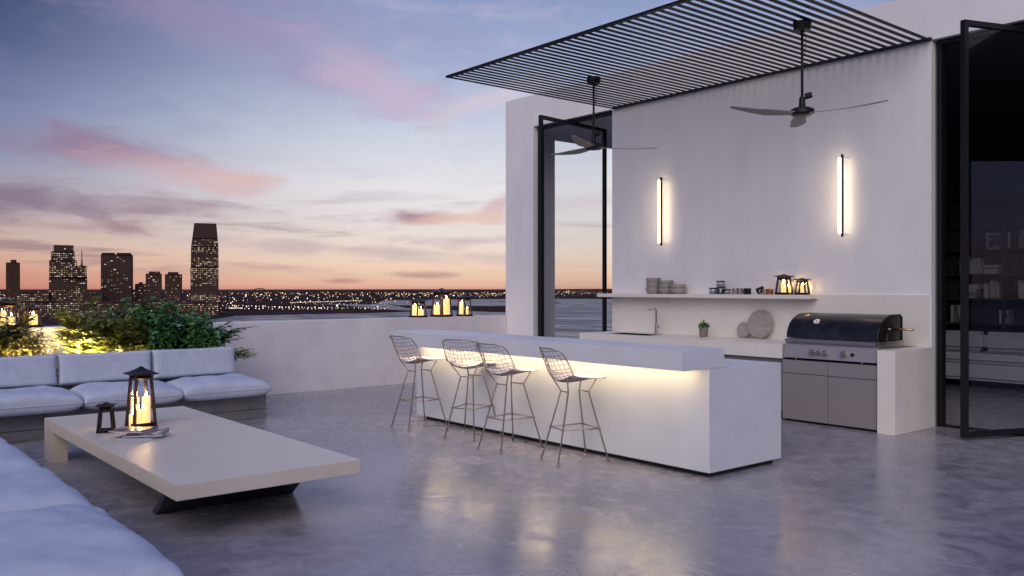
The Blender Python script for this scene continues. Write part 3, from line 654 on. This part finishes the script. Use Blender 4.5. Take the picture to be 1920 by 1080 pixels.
def candle(x, y, z, r, h, label):
    t = thing('candle', label, 'candle', (x, y, z), 0, 'lit pillar candles in the lanterns')
    obj('wax', lathe(B(), [(r, 0), (r, h - .006), (r * .9, h), (r * .55, h - .006), (.004, h - .01)], 18), M_wax, t, 'auto')
    obj('wick', tube(B(), [(0, 0, h - .01), (0, 0, h + .008)], .0015, 5), M_wick, t)
    k = max(.6, min(1.2, r / .03)); obj('flame', lathe(B(), [(.002 * k, h + .006), (.006 * k, h + .012 * k), (.0065 * k, h + .018 * k), (.004 * k, h + .030 * k), (.001, h + .042 * k)], 10), M_flame, t, True)
R45 = math.radians(5)
# on the table
lantern((-7.88, 2.34, TZ), .205, .52, math.radians(4), 'tall bronze lantern with candles standing on the coffee table')
candle(-7.915, 2.30, TZ + .009, .034, .24, 'tall lit candle at the left back of the table lantern'); candle(-7.835, 2.37, TZ + .009, .034, .25, 'tall lit candle at the right back of the table lantern')
candle(-7.865, 2.27, TZ + .009, .033, .10, 'short lit candle at the front of the table lantern'); candle(-7.815, 2.30, TZ + .009, .030, .145, 'medium lit candle at the front corner of the table lantern')
lantern((-7.74, 2.02, TZ), .135, .25, math.radians(-22), 'small empty bronze lantern beside the tall one on the coffee table')
# on the parapet
PZT = 1.076
lantern((-12.32, 8.15, PZT), .23, .315, R45, 'small candle lantern at the left of three on the parapet'); candle(-12.35, 8.10, PZT + .009, .045, .20, 'tall lit candle in the left parapet lantern'); candle(-12.27, 8.17, PZT + .009, .048, .12, 'short lit candle in the left parapet lantern')
lantern((-12.32, 8.63, PZT), .29, .49, R45, 'largest candle lantern in the middle of the parapet'); candle(-12.35, 8.56, PZT + .009, .062, .19, 'broad short lit candle in the middle parapet lantern'); candle(-12.27, 8.70, PZT + .009, .055, .30, 'tall lit candle in the middle parapet lantern')
lantern((-12.32, 9.12, PZT), .215, .375, R45, 'narrow candle lantern of the parapet trio, nearest the house'); candle(-12.34, 9.08, PZT + .009, .048, .24, 'tall lit candle in the parapet lantern nearest the house'); candle(-12.28, 9.15, PZT + .009, .022, .13, 'thin lit candle in the parapet lantern nearest the house')
lantern((-12.32, 2.05, PZT), .26, .36, R45, 'candle lantern on the parapet cut by the left picture edge'); candle(-12.34, 2.0, PZT + .009, .055, .2, 'lit candle in the lantern at the left picture edge'); candle(-12.27, 2.10, PZT + .009, .045, .13, 'shorter lit candle in the lantern at the left picture edge')
lantern((-12.32, 2.34, PZT), .19, .28, R45, 'small candle lantern on the parapet behind the palm fronds'); candle(-12.31, 2.35, PZT + .009, .05, .15, 'lit candle in the small lantern behind the palm fronds')
# on the shelf
lantern((-6.37, 9.81, SZ), .18, .265, math.radians(10), 'larger of two candle lanterns on the kitchen shelf'); candle(-6.365, 9.79, SZ + .009, .034, .15, 'tall lit candle in the larger shelf lantern'); candle(-6.315, 9.83, SZ + .009, .028, .09, 'short lit candle in the larger shelf lantern')
lantern((-6.11, 9.81, SZ), .15, .215, math.radians(10), 'smaller of two candle lanterns on the kitchen shelf, at its end'); candle(-6.10, 9.81, SZ + .009, .030, .11, 'lit candle in the smaller shelf lantern')

# ------------------------------------------------------------------ sofas
def pillow(bm, L_, W, H, p=5, q=.42, low=.38, seed=0, nx=36, ny=28, wr=.006, sag=0):
    """cushion centred on x/y with its underside at z=0; seam at height low*H"""
    grids = []
    for top in (1, 0):
        g = []
        for i in range(nx + 1):
            row = []
            for j in range(ny + 1):
                sx = math.sin((-1 + 2 * i / nx) * math.pi / 2); sy = math.sin((-1 + 2 * j / ny) * math.pi / 2)
                k = max(0, (1 - abs(sx) ** p) * (1 - abs(sy) ** p)) ** q
                pinch = 1 - .035 * (1 - abs(sx) ** 2) ** 2 * abs(sy) ** 4
                x = sx * L_ / 2 * (1 - .02 * (1 - sy * sy) * abs(sx) ** 4); y = sy * W / 2 * pinch
                v = Vector((x * 3.1 + seed * 7.3, y * 3.1, top * 2.0)); nz = mn.noise(v) * wr + mn.noise(v * 2.7) * wr * .6 - max(0, .12 - abs(mn.noise(v * 1.9 + Vector((5, 1, 2))))) * wr * 3.0 * (sx * sx + sy * sy) * .6
                if top: z = low * H + (1 - low) * H * k * (1 - sag * (sx * sx + sy * sy)) + nz * k
                else: z = low * H * (1 - min(1, k * 1.25))
                row.append((x, y, z))
            g.append(row)
        grids.append(g)
    V = {}
    for t, g in enumerate(grids):
        for i in range(nx + 1):
            for j in range(ny + 1):
                e = i in (0, nx) or j in (0, ny)
                if t == 1 and e: V[(1, i, j)] = V[(0, i, j)]
                else: V[(t, i, j)] = bm.verts.new(g[i][j])
    for i in range(nx):
        for j in range(ny):
            bm.faces.new([V[(0, i, j)], V[(0, i + 1, j)], V[(0, i + 1, j + 1)], V[(0, i, j + 1)]])
            bm.faces.new([V[(1, i, j)], V[(1, i, j + 1)], V[(1, i + 1, j + 1)], V[(1, i + 1, j)]])
    rim = [grids[0][i][0] for i in range(nx)] + [grids[0][nx][j] for j in range(ny)] + [grids[0][i][ny] for i in range(nx, 0, -1)] + [grids[0][0][j] for j in range(ny, 0, -1)]
    return bm, rim
def cushion(name, parent, mt, dims, seed, **kw):
    bm, rim = pillow(B(), *dims, seed=seed, **kw); bmesh.ops.transform(bm, matrix=mt, verts=bm.verts); o = obj(name, bm, M_fab, parent, True, world=True)
    pb = B(); pts = []
    for p in rim:
        if not pts or (Vector(p) - pts[-1]).length > .02: pts.append(Vector(p))
    tube(pb, pts, .006, 5, closed=True); bmesh.ops.transform(pb, matrix=mt, verts=pb.verts)
    obj('piping', pb, M_fab, parent, True, world=True).parent = o
    return o
RZ90 = Matrix.Rotation(math.pi / 2, 4, 'Z')
sa = thing('outdoor_sofa', 'pale cushioned sofa on a concrete plinth in front of the planting', 'sofa', (-10.35, 1.9, 0))
obj('plinth', bx(-10.78, -10.08, -1.6, 4.46, 0, .285), M_conc, sa, world=True, bevel=.004)
obj('plinth_joint', bx(-10.0795, -10.0775, -1.6, 4.46, .10, .106), M_shadowgap, sa, world=True)
for i, (y0, y1) in enumerate(((3.375, 4.40), (2.345, 3.365), (1.31, 2.335), (.28, 1.30))):
    cushion('seat_cushion', sa, Matrix.Translation((-10.22, (y0 + y1) / 2, .288)) @ RZ90, (y1 - y0 - .004, .86, .235), i, wr=.022, sag=.13, p=5, q=.29)
for i, (y0, y1) in enumerate(((3.285, 4.29), (2.275, 3.275), (1.27, 2.265), (.26, 1.26))):
    mt = Matrix.Translation((-10.66, (y0 + y1) / 2, .66)) @ Matrix.Rotation(math.radians(-9), 4, 'Y') @ RZ90 @ Matrix.Rotation(math.pi / 2, 4, 'X') @ Matrix.Translation((0, 0, -.06))
    cushion('back_cushion', sa, mt, (y1 - y0, .34, .15), 10 + i, p=14, q=.30, low=.45, wr=.004)
sb = thing('outdoor_sofa', 'pale cushioned sofa seats in the lower left foreground', 'sofa', (-6.2, .8, 0))
obj('plinth', bx(-9.3, -3.62, .2, 1.0, 0, .255), M_conc, sb, world=True, bevel=.004)
for i, (x0, x1) in enumerate(((-4.80, -3.50), (-5.93, -4.82), (-7.05, -5.95), (-8.17, -7.07), (-9.29, -8.19))):
    cushion('seat_cushion', sb, Matrix.Translation(((x0 + x1) / 2, .70, .258)), (x1 - x0 - .010, 1.05, .285), 20 + i, wr=.024, sag=.12, p=6, q=.29)

# ------------------------------------------------------------------ planter, plants, uplight
pl = thing('planter', 'concrete planter trough behind the sofa cushions', 'planter', (-11.4, 1.6, 0))
obj('front_wall', bx(-10.95, -10.87, -1.6, 4.3, 0, .62), M_conc, pl, world=True); obj('end_wall', bx(-12.149, -10.95, 4.2, 4.3, 0, .62), M_conc, pl, world=True)
obj('soil', bx(-12.149, -10.951, -1.6, 4.199, .05, .55), M_soil, pl, world=True)
def leaf(vs, fs, p, d, n, L_, w):
    d = d.normalized(); s = d.cross(n).normalized() if d.cross(n).length > 1e-3 else Vector((1, 0, 0)); n = s.cross(d)
    i = len(vs); dr = -n * L_ * .12
    vs += [tuple(p), tuple(p + d * L_ * .42 + s * w + n * w * .35), tuple(p + d * L_ * .45), tuple(p + d * L_ * .42 - s * w + n * w * .35), tuple(p + d * L_ + dr)]
    fs += [(i, i + 1, i + 2), (i, i + 2, i + 3), (i + 1, i + 4, i + 2), (i + 2, i + 4, i + 3)]
def palm(x, y, z, h, n, spread, m, label, seed, lean=(0, 0), leafL=.2):
    R = random.Random(seed); t = thing('palm_plant', label, 'plant', (x, y, z), 0, 'plants in the planter'); vs, fs = [], []; st = B()
    for k in range(n):
        a = R.uniform(0, 6.28); out = spread * R.uniform(.35, 1); top = h * R.uniform(.6, 1.05) * (1 - .25 * out / (spread + .01))
        dx, dy = math.cos(a) * out + lean[0] * R.uniform(.4, 1), math.sin(a) * out + lean[1] * R.uniform(.4, 1); pts = []
        for i in range(11):
            s = i / 10; pts.append(Vector((R.uniform(-.004, .004) + dx * s ** 1.5, dy * s ** 1.5, top * (1.35 * s - .38 * s ** 2.6 * (1 + out)))))
        tube(st, pts[::2], [.006, .005, .004, .003, .002, .0015], 4, caps=False)
        for i in range(3, 11):
            tg = (pts[i] - pts[i - 1]).normalized()
            for sd in (-1, 1):
                for rep in range(2):
                    s_ = tg.cross(Vector((0, 0, 1)))
                    if s_.length < .05: s_ = Vector((math.cos(a + 1.57), math.sin(a + 1.57), 0))
                    d = (s_.normalized() * sd + tg * R.uniform(.35, .8) + Vector((R.uniform(-.2, .2), R.uniform(-.2, .2), R.uniform(-.35, .15))))
                    leaf(vs, fs, pts[i].lerp(pts[i - 1], rep * .5), d, Vector((R.uniform(-.3, .3), R.uniform(-.3, .3), 1)), leafL * R.uniform(.7, 1.1) * (1.15 - .07 * abs(i - 6)), .015 + .006 * R.random())
        leaf(vs, fs, pts[-1], pts[-1] - pts[-2], Vector((0, 0, 1)), leafL * .8, .01)
    obj('stems', st, M_stem, t, True); tag(meshobj('fronds', vs, fs, m, t), kind='stuff')
def shrub(x, y, z, rx, ry, h, n, m, label, seed, LL=.105):
    R = random.Random(seed); t = thing('leafy_shrub', label, 'shrub', (x, y, z), 0, 'plants in the planter'); vs, fs = [], []; st = B(); tips = []
    for k in range(46):
        a = R.uniform(0, 6.28); r = R.random() ** .5; e = Vector((rx * r * math.cos(a), ry * r * math.sin(a), h * (.35 + .65 * R.random()) * (1 - .35 * r * r)))
        mid = Vector((e.x * .4, e.y * .4, e.z * .55)); pts = [Vector((e.x * .12, e.y * .12, 0)), mid, e]; tube(st, pts, [.008, .005, .002], 4, caps=False); tips.append(pts)
    for k in range(n):
        pts = R.choice(tips); s = R.uniform(.25, 1) ** .7; c = pts[1].lerp(pts[2], (s - .5) * 2) if s > .5 else pts[0].lerp(pts[1], s * 2)
        c = c + Vector((R.gauss(0, .035), R.gauss(0, .035), R.gauss(0, .03))); d = Vector((R.uniform(-1, 1), R.uniform(-1, 1), R.uniform(-.7, .5))); L_ = LL * R.uniform(.55, 1.2)
        leaf(vs, fs, c, d, Vector((R.uniform(-.6, .6), R.uniform(-.6, .6), 1)), L_, L_ * R.uniform(.24, .34))
    obj('branches', st, M_stem, t, True); tag(meshobj('foliage', vs, fs, m, t), kind='stuff')
Z0 = .55
palm(-11.15, 2.62, Z0, 1.02, 34, .36, M_leafA, 'tall feathery palm lit yellow from below behind the sofa', 1, (0, .05))
palm(-11.05, 3.02, Z0, .74, 38, .34, M_leafA, 'low arching palm glowing brightest above the uplight', 2)
palm(-11.45, 2.02, Z0, .80, 26, .34, M_leafC, 'brownish palm in front of the small parapet lantern', 3)
palm(-11.3, 1.72, Z0, .74, 28, .34, M_leafA, 'yellow lit palm at the left picture edge', 4)
palm(-11.2, 1.2, Z0, .62, 16, .32, M_leafC, 'low palm beyond the left picture edge', 5)
shrub(-11.15, 3.45, Z0, .36, .38, .96, 1500, M_leafB, 'dark green leafy shrub next to the lit palms', 6)
shrub(-11.35, 3.85, Z0, .38, .38, .88, 1500, M_leafB, 'dark green bushy shrub in the middle of the planting', 7)
shrub(-11.1, 4.02, Z0, .30, .32, .78, 1000, M_leafB, 'dark green shrub right behind the end sofa cushion', 8)
shrub(-11.6, 3.2, Z0, .34, .44, .92, 1500, M_leafB, 'shaded green shrub at the back against the parapet', 9)
shrub(-11.25, 2.1, Z0, .28, .34, .62, 1100, M_leafC, 'brown tinged low shrub left of the glowing palm', 10, .06)
palm(-11.3, 4.15, Z0, .66, 22, .24, M_leafB, 'dark palm with fronds reaching over the parapet end', 12, (.02, .42), .14)
palm(-11.0, 4.12, .50, .36, 12, .12, M_leafA, 'low palm frond hanging out past the sofa end', 13, (.08, .62), .12)
up = thing('garden_uplight', 'small garden uplight glowing among the palms', 'garden light', (-10.99, 2.92, Z0))
obj('housing', lathe(B(), [(.02, 0), (.04, .01), (.045, .07), (.038, .07), (.036, .055), (.005, .053)], 16), M_black, up, 'auto'); obj('lens', lathe(B(), [(.035, .056), (.035, .066), (.02, .068)], 16), M_uplight, up, True)
up2 = thing('garden_uplight', 'second garden uplight glowing at the left picture edge', 'garden light', (-10.99, 1.95, Z0))
obj('housing', lathe(B(), [(.02, 0), (.04, .01), (.045, .07), (.038, .07), (.036, .055), (.005, .053)], 16), M_black, up2, 'auto'); obj('lens', lathe(B(), [(.024, .056), (.024, .062), (.015, .064)], 16), M_uplight, up2, True)

up_added = thing('garden_uplight', 'added unseen uplight between the tall palm and the low shrub', 'garden light', (-11.0, 2.5, Z0))  # extra lamp added to strengthen the yellow glow on the palms
obj('housing', lathe(B(), [(.02, 0), (.04, .01), (.045, .07), (.038, .07), (.036, .055), (.005, .053)], 16), M_black, up_added, 'auto'); obj('lens', lathe(B(), [(.033, .056), (.033, .064), (.02, .066)], 16), M_uplight, up_added, True)
# ------------------------------------------------------------------ room behind the dark doorway
bk = thing('bookcase', 'dark wooden bookcase inside the unlit room', 'bookcase', (-5.5, 15.9, 0))
shelf_z = (.45, .95, 1.38, 1.80, 2.22, 2.66, 3.15)
for x in (-8.2, -7.1, -6.02, -4.95, -3.9, -2.9): obj('upright', bx(x - .02, x + .02, 15.75, 16.14, 0, 3.2), M_oak, bk, world=True)
for z in shelf_z: obj('shelf', bx(-8.2, -2.9, 15.77, 16.13, z - .015, z + .015), M_oak, bk, world=True)
obj('back_panel', bx(-8.2, -2.9, 16.13, 16.148, 0, 3.2), M_oak, bk, world=True)
kb = 0
for z, x0, n, lay, where in ((1.815, -6.75, 8, 0, 'fourth shelf beside the door frame'), (1.395, -6.72, 7, 1, 'third shelf beside the door frame'), (1.395, -6.35, 6, 0, 'third shelf next to the flat pile'), (1.815, -6.35, 4, 1, 'fourth shelf next to the upright row'),
                             (2.235, -7.7, 7, 0, 'top row by the house wall'), (.965, -6.9, 4, 0, 'lowest row by the house wall'), (.965, -6.1, 4, 0, 'lowest row behind the glass door'), (2.235, -5.8, 6, 0, 'top row behind the glass door'), (1.395, -5.8, 7, 0, 'third shelf behind the glass door'), (1.815, -5.6, 5, 1, 'fourth shelf behind the glass door')):
    x = x0; zz = z
    for i in range(n):
        h = RNG.uniform(.22, .31); w = RNG.uniform(.025, .045); m = RNG.choice((M_book, M_book, M_book2)); b = B()
        if lay: box(b, x, x + h, 15.80, 16.0, zz, zz + w); zz += w + .001
        else:
            box(b, 0, w, 15.80, 16.0, 0, h)
            if i > n - 3: bmesh.ops.rotate(b, verts=b.verts, cent=(0, 0, 0), matrix=Matrix.Rotation(-.16, 3, 'Y')); x += .02
            bmesh.ops.translate(b, verts=b.verts, vec=(x, 0, z)); x += w + .002
        o = obj('book', b, m); tag(o, 'book %s, %s of the dark bookcase' % ('lying flat' if lay else 'standing upright', where), 'book', 'books in the dark bookcase, ' + where)
ph = thing('picture_frame', 'small pale framed picture on the upper bookcase shelf', 'picture frame', (-6.35, 15.9, 2.235)); fr = B()
for a in ((0, .38, 0, .03, 0, .03), (0, .38, 0, .03, .25, .28), (0, .03, 0, .03, .03, .25), (.35, .38, 0, .03, .03, .25)): box(fr, *a)
obj('frame', fr, M_book, ph); obj('print', bx(.03, .35, .015, .02, .03, .25), M_mag2, ph)
so = thing('indoor_sofa', 'low grey sofa inside the unlit room', 'sofa', (-5.2, 14.6, 0))
obj('base', bx(-7.4, -3.2, 14.25, 15.2, .12, .40), M_insofa, so, world=True, bevel=.05, seg=3)
for k in range(3): obj('seat_cushion', bx(-7.38 + k * 1.39, -6.0 + k * 1.39, 14.2, 14.95, .402, .55), M_insofa, so, world=True, bevel=.05, seg=3); obj('back_cushion', bx(-7.38 + k * 1.39, -6.0 + k * 1.39, 14.86, 15.15, .552, .86), M_insofa, so, world=True, bevel=.06, seg=3)
for x in (-7.3, -3.3):
    for y in (14.35, 15.1): obj('leg', bx(x - .02, x + .02, y - .02, y + .02, 0, .12), M_black, so, world=True)

# ------------------------------------------------------------------ city across the water
M_tower = mat('dark_tower', (.062, .038, .034), .6, spec=0, var=(.078, .048, .042), scale=.05)
M_tower2 = mat('brown_tower', (.07, .036, .030), .6, spec=0, var=(.08, .042, .034), scale=.05)
M_win = [emis('window_glow_%s' % n, c, s) for n, c, s in (('warm', (1, .80, .52), .5), ('pale', (1, .90, .72), .9), ('dim', (1, .72, .45), .22), ('unlit_pane', (1, .62, .5), .045))]  # last entry: painted glow for reflections on unlit window glass
def tower(name, label, w, blocks, mt=M_tower, lit=.35, seed=0, floor=4.6, col=5.0, dark_rows=(), group='city buildings across the water', wins=True):
    """blocks: (u0,u1,v_top[,u0top,u1top]) in photo columns, at distance w; stands on the near shore"""
    R = random.Random(seed); uc = (blocks[0][0] + blocks[0][1]) / 2; c = ray_at(uc, w); c.z = WZ + 2.2; k = w / FPX
    th = math.atan2(uc - 960, FPX); t = thing(name, label, 'building', c, math.atan2(c.y, c.x) - math.pi / 2 + R.uniform(-.10, .04), group); kz, k = k, k * math.cos(th)
    W = ([], [], [], []), ([], [], [], [])
    for bi, bl in enumerate(blocks):
        u0, u1, vt = bl[:3]; d = (u1 - u0) * k * .9 * (bl[5] if len(bl) > 5 else 1); x0, x1 = (u0 - uc) * k, (u1 - uc) * k; h = CAMH + (540 - vt) * kz - c.z
        yo = -3.0 * bi
        vb = bl[6] if len(bl) > 6 else None; z0 = 0 if vb is None else CAMH + (540 - vb) * kz - c.z
        tx0, tx1 = ((bl[3] - uc) * k, (bl[4] - uc) * k) if len(bl) > 4 and bl[3] is not None else (x0, x1)
        b = B(); vv = [b.verts.new(p) for p in ((x0, yo, z0), (x1, yo, z0), (x1, yo + d, z0), (x0, yo + d, z0), (tx0, yo, h), (tx1, yo, h), (tx1, yo + d, h), (tx0, yo + d, h))]
        for f in ((0, 3, 2, 1), (4, 5, 6, 7), (0, 1, 5, 4), (1, 2, 6, 5), (2, 3, 7, 6), (3, 0, 4, 7)): b.faces.new([vv[i] for i in f])
        obj('block', b, mt, t)
        if not wins: continue
        nf, nc = int((h - z0) / floor), max(2, int((x1 - x0) / col)); prob_row = 1
        for f in range(nf):
            z = z0 + (f + .3) * floor; vpix = 540 - (z + c.z - CAMH) / kz
            if any(a <= vpix <= b_ for a, b_ in dark_rows): continue
            if f % 3 == 0: prob_row = R.choice((.35, .8, 1.2, 1.7))
            s_ = (z - z0) / (h - z0)
            for q in range(nc):
                on = R.random() <= lit * prob_row
                if not on and R.random() > .6: continue
                xa = x0 + (tx0 - x0) * s_; xb = x1 + (tx1 - x1) * s_; xx = xa + (xb - xa) * (q + .18) / nc; ww = (xb - xa) / nc * R.choice((.5, .64, .64)); mi = R.choice((0, 0, 1, 2, 2, 2)) if on else 3; vs, fs = W[0][mi], W[1][mi]
                i = len(vs); hh = floor * R.uniform(.3, .5); vs += [(xx, yo - .35, z), (xx + ww, yo - .35, z), (xx + ww, yo - .35, z + hh), (xx, yo - .35, z + hh), (xx, yo - .02, z), (xx + ww, yo - .02, z), (xx + ww, yo - .02, z + hh), (xx, yo - .02, z + hh)]
                fs += [(i, i + 1, i + 2, i + 3), (i, i + 3, i + 7, i + 4), (i + 1, i + 5, i + 6, i + 2), (i + 3, i + 2, i + 6, i + 7)]
    for mi in range(4):
        if W[0][mi]: tag(meshobj('lit_unlit_windows', W[0][mi], W[1][mi], M_win[mi], t), kind='stuff')
    return t
tower('glass_tower', 'tallest tapering glass tower with rows of lit windows', 2200, [(358, 410, 500), (358.5, 410, 462, 359, 409.5, .9, 500), (359, 409.5, 447, 361, 408, .88, 462), (361, 408, 419, 364.5, 405.5, .85, 447)], lit=.55, seed=2, dark_rows=((415, 447), (476, 483), (537, 551)))
tower('stepped_tower', 'broad stepped tower with many lit floors and a spire', 2150, [(92, 164, 520), (92.5, 144, 488, None, None, 1, 520), (96, 140, 472, None, None, .9, 488), (101, 138, 460, None, None, .8, 472), (119, 163, 498, None, None, .5, 520), (151, 156, 468, 153, 154, 1, 498)], lit=.5, seed=5)
tower('twin_slab_tower', 'dark twin slab tower with scattered lit windows', 2300, [(189, 247, 477), (191, 215, 474, None, None, .5, 477), (219, 246, 474, None, None, .5, 477)], lit=.16, seed=8, col=7)
tower('slim_tower', 'slim unlit brown tower at the far left of the skyline', 2600, [(11, 37, 492), (20, 31, 487, None, None, .5, 492)], M_tower2, lit=.03, seed=9)
tower('apartment_tower', 'shorter dark tower left of the pair beside the tallest tower', 2300, [(273, 303, 513), (279, 300, 509, None, None, .8, 513)], lit=.2, seed=12)
tower('apartment_tower', 'shorter dark tower next to the tallest tower', 2300, [(309, 340, 514), (315, 334, 510, None, None, .8, 514)], lit=.18, seed=13)
for i, (nm, lab, w, u0, u1, vt, lit, mt) in enumerate((
        ('low_block', 'low lit block under the slim brown tower', 2050, -40, 30, 556, .5, M_tower), ('low_block', 'low office block with bright windows left of the stepped tower', 2000, 20, 92, 548, .5, M_tower),
        ('low_block', 'dark low block right of the stepped tower', 2080, 164, 192, 552, .15, M_tower), ('low_block', 'low dark block with stepped roof beside the twin slab', 2350, 253, 277, 532, .2, M_tower),
        ('low_block', 'wide low block in front of the twin slab tower', 1900, 186, 262, 566, .35, M_tower), ('low_block', 'wide dark low block between the shorter towers', 1880, 262, 342, 563, .14, M_tower),
        ('low_block', 'bright low podium in front of the tallest tower', 1900, 340, 410, 567, .75, M_tower), ('low_block', 'nearer low lit block behind the palm fronds', 1780, 30, 150, 566, .6, M_tower),
        ('low_block', 'low block at the left edge near the lantern', 1750, -60, 40, 572, .5, M_tower), ('low_block', 'small block in front of the dark low block', 1800, 150, 200, 573, .4, M_tower))):
    tower(nm, lab, w, [(u0, u1, vt), (u0 + (u1 - u0) * .3, u0 + (u1 - u0) * .62, vt - 3, None, None, .3, vt)], mt, lit=lit, seed=30 + i, floor=4.2, col=4.2)
# arch bridge far away
br = thing('arch_bridge', 'distant steel arch bridge on the horizon', 'bridge', ray_at(487, 9000) + Vector((0, 0, WZ)), math.atan2(RGT.y, RGT.x)); kk = 9000 / FPX
M_bridge = mat('bridge_steel', (.06, .03, .028), .7)
zd = CAMH - 6.5 * kk - WZ
obj('arch', tube(B(), [(-18 * kk + 36 * kk * i / 16, 0, zd - 4 + 6.6 * kk * (1 - (2 * i / 16 - 1) ** 2)) for i in range(17)], 4.2, 5), M_bridge, br)
obj('deck', bx(-60 * kk, 60 * kk, -6, 6, zd - 4, zd), M_bridge, br)
for i in range(1, 16, 2): x = -18 * kk + 36 * kk * i / 16; obj('hanger', bx(x - 1, x + 1, -1, 1, zd, zd - 4 + 6.6 * kk * (1 - (2 * i / 16 - 1) ** 2)), M_bridge, br)
# lights of the far city
def lights(name, pts, m):
    vs, fs = [], []
    for p, r in pts:
        i = len(vs); vs += [tuple(p + Vector(o) * r) for o in ((1, 0, 0), (-1, 0, 0), (0, 1, 0), (0, -1, 0), (0, 0, 1), (0, 0, -1))]
        fs += [(i + a, i + b, i + c) for a, b, c in ((0, 2, 4), (2, 1, 4), (1, 3, 4), (3, 0, 4), (2, 0, 5), (1, 2, 5), (3, 1, 5), (0, 3, 5))]
    o = meshobj(name, vs, fs, m); tag(o, 'countless small lights of the city across the water', 'city lights', kind='stuff'); return o
LR = random.Random(21); groups = [[], [], []]
def addl(u, v, z, s, g=None):
    p = G(u, v); w = (p - Vector((0, 0, CAMH))).length; p.z = WZ + 3 + z; groups[LR.choice((0, 0, 1, 2)) if g is None else g].append((p, s * w / FPX))
for k in range(420):
    u = LR.uniform(-100, 950); v = 550 + abs(LR.gauss(0, 5)); addl(u, min(v, 566), LR.uniform(2, 14), LR.choice((.35, .5, .5, .7, 1.0)))
for k in range(120):
    u = LR.uniform(405, 790); addl(u, LR.uniform(552, 572) + 2 * math.sin(u * .02), LR.uniform(2, 10), LR.choice((.5, .7, .9, 1.3)))
for k in range(52): u = 405 + k * 6.2 + LR.uniform(-1.5, 1.5); addl(u, 577 + .022 * (u - 405) + LR.uniform(-1.2, 1.2), 4, LR.uniform(.7, 1.5), LR.choice((0, 1)))
for k in range(26): u = 405 + k * 9 + LR.uniform(-3, 3); addl(u, 583 + .006 * (u - 405) + LR.uniform(-1, 1), 4, LR.uniform(.6, 1.2), LR.choice((0, 1)))
for k in range(44): u = 545 + k * 3.1; addl(u, 571 - .034 * (u - 545) + LR.uniform(-.5, .5), 4, LR.uniform(.6, 1.0), 1)
for k in range(40): u = LR.uniform(540, 790); addl(u, LR.uniform(570, 582), 4, LR.uniform(.4, .9))
for k in range(9): addl(430 + k * 3, 584, 6, 1.0, 1)
addl(632, 580, 8, 2.3, 1); addl(440, 581, 8, 2.4, 2); addl(708, 581, 6, 1.6, 1)
for k in range(150): u = LR.uniform(1000, 1180); addl(u, 549 + abs(LR.gauss(0, 4.5)), LR.uniform(2, 30), LR.choice((.4, .6, .9)))
for k in range(120): u = LR.uniform(720, 945); addl(u, 551 + abs(LR.gauss(0, 4)), LR.uniform(2, 14), LR.choice((.5, .7, 1.1)))
for k in range(120): u = LR.uniform(0, 420); addl(u, LR.uniform(556, 600), LR.uniform(2, 16), LR.choice((.5, .7, .9)))
for g, (c, s) in zip(groups, (((1, .74, .42), 1.3), ((1, .88, .70), 2.0), ((1, .46, .22), 1.0))): lights('city_lights', g, emis('street_light', c, s))
# island with trees and a monument
isl = thing('island', 'small dark wooded island in the water left of the parapet lanterns', 'island', G(655, 585)); k = (G(655, 585)).length / FPX; isl.rotation_euler = (0, 0, math.atan2(RGT.y, RGT.x))
b = lathe(B(), [(19 * k, -2), (18 * k, 2), (17 * k, 5)], 24); obj('shore', b, M_land, isl)
LRI = random.Random(4)
for i in range(16):
    x = LRI.uniform(-14, 14) * k; h = LRI.uniform(5, 9) * k * (1 - .4 * abs(x) / (14 * k)); b = B(); bmesh.ops.create_icosphere(b, subdivisions=2, radius=1)
    for v in b.verts: v.co = Vector((v.co.x * 4 * k, v.co.y * 4 * k, v.co.z * h * .55 + h * .5)) * (1 + .25 * mn.noise(v.co * 2 + Vector((i, 0, 0))))
    obj('tree_clump', b, M_land, isl, loc=(x, LRI.uniform(-5, 5) * k, 2))
obj('monument', lathe(B(), [(2 * k, 0), (1.6 * k, 8 * k), (.6 * k, 9 * k), (.5 * k, 15 * k), (.05 * k, 17 * k)], 8), M_land, isl)
# ferry
fp = G(1087, 572); k = fp.length / FPX; fe = thing('ferry', 'distant ferry with bright deck lights on the river', 'boat', fp, math.atan2(RGT.y, RGT.x))
obj('hull', prism(B(), [(-8 * k, 1.2 * k), (-7 * k, -.3 * k), (7 * k, -.3 * k), (8.5 * k, 1.2 * k)], 'y', -2 * k, 2 * k), M_tower, fe); obj('cabin', bx(-5.5 * k, 5 * k, -1.5 * k, 1.5 * k, 1.2 * k, 3 * k), M_tower, fe)
for i in range(6): obj('deck_light', bx(-5 * k + i * 1.8 * k, -4 * k + i * 1.8 * k, -1.65 * k, -1.5 * k, 1.5 * k, 2.5 * k), M_win[1], fe)
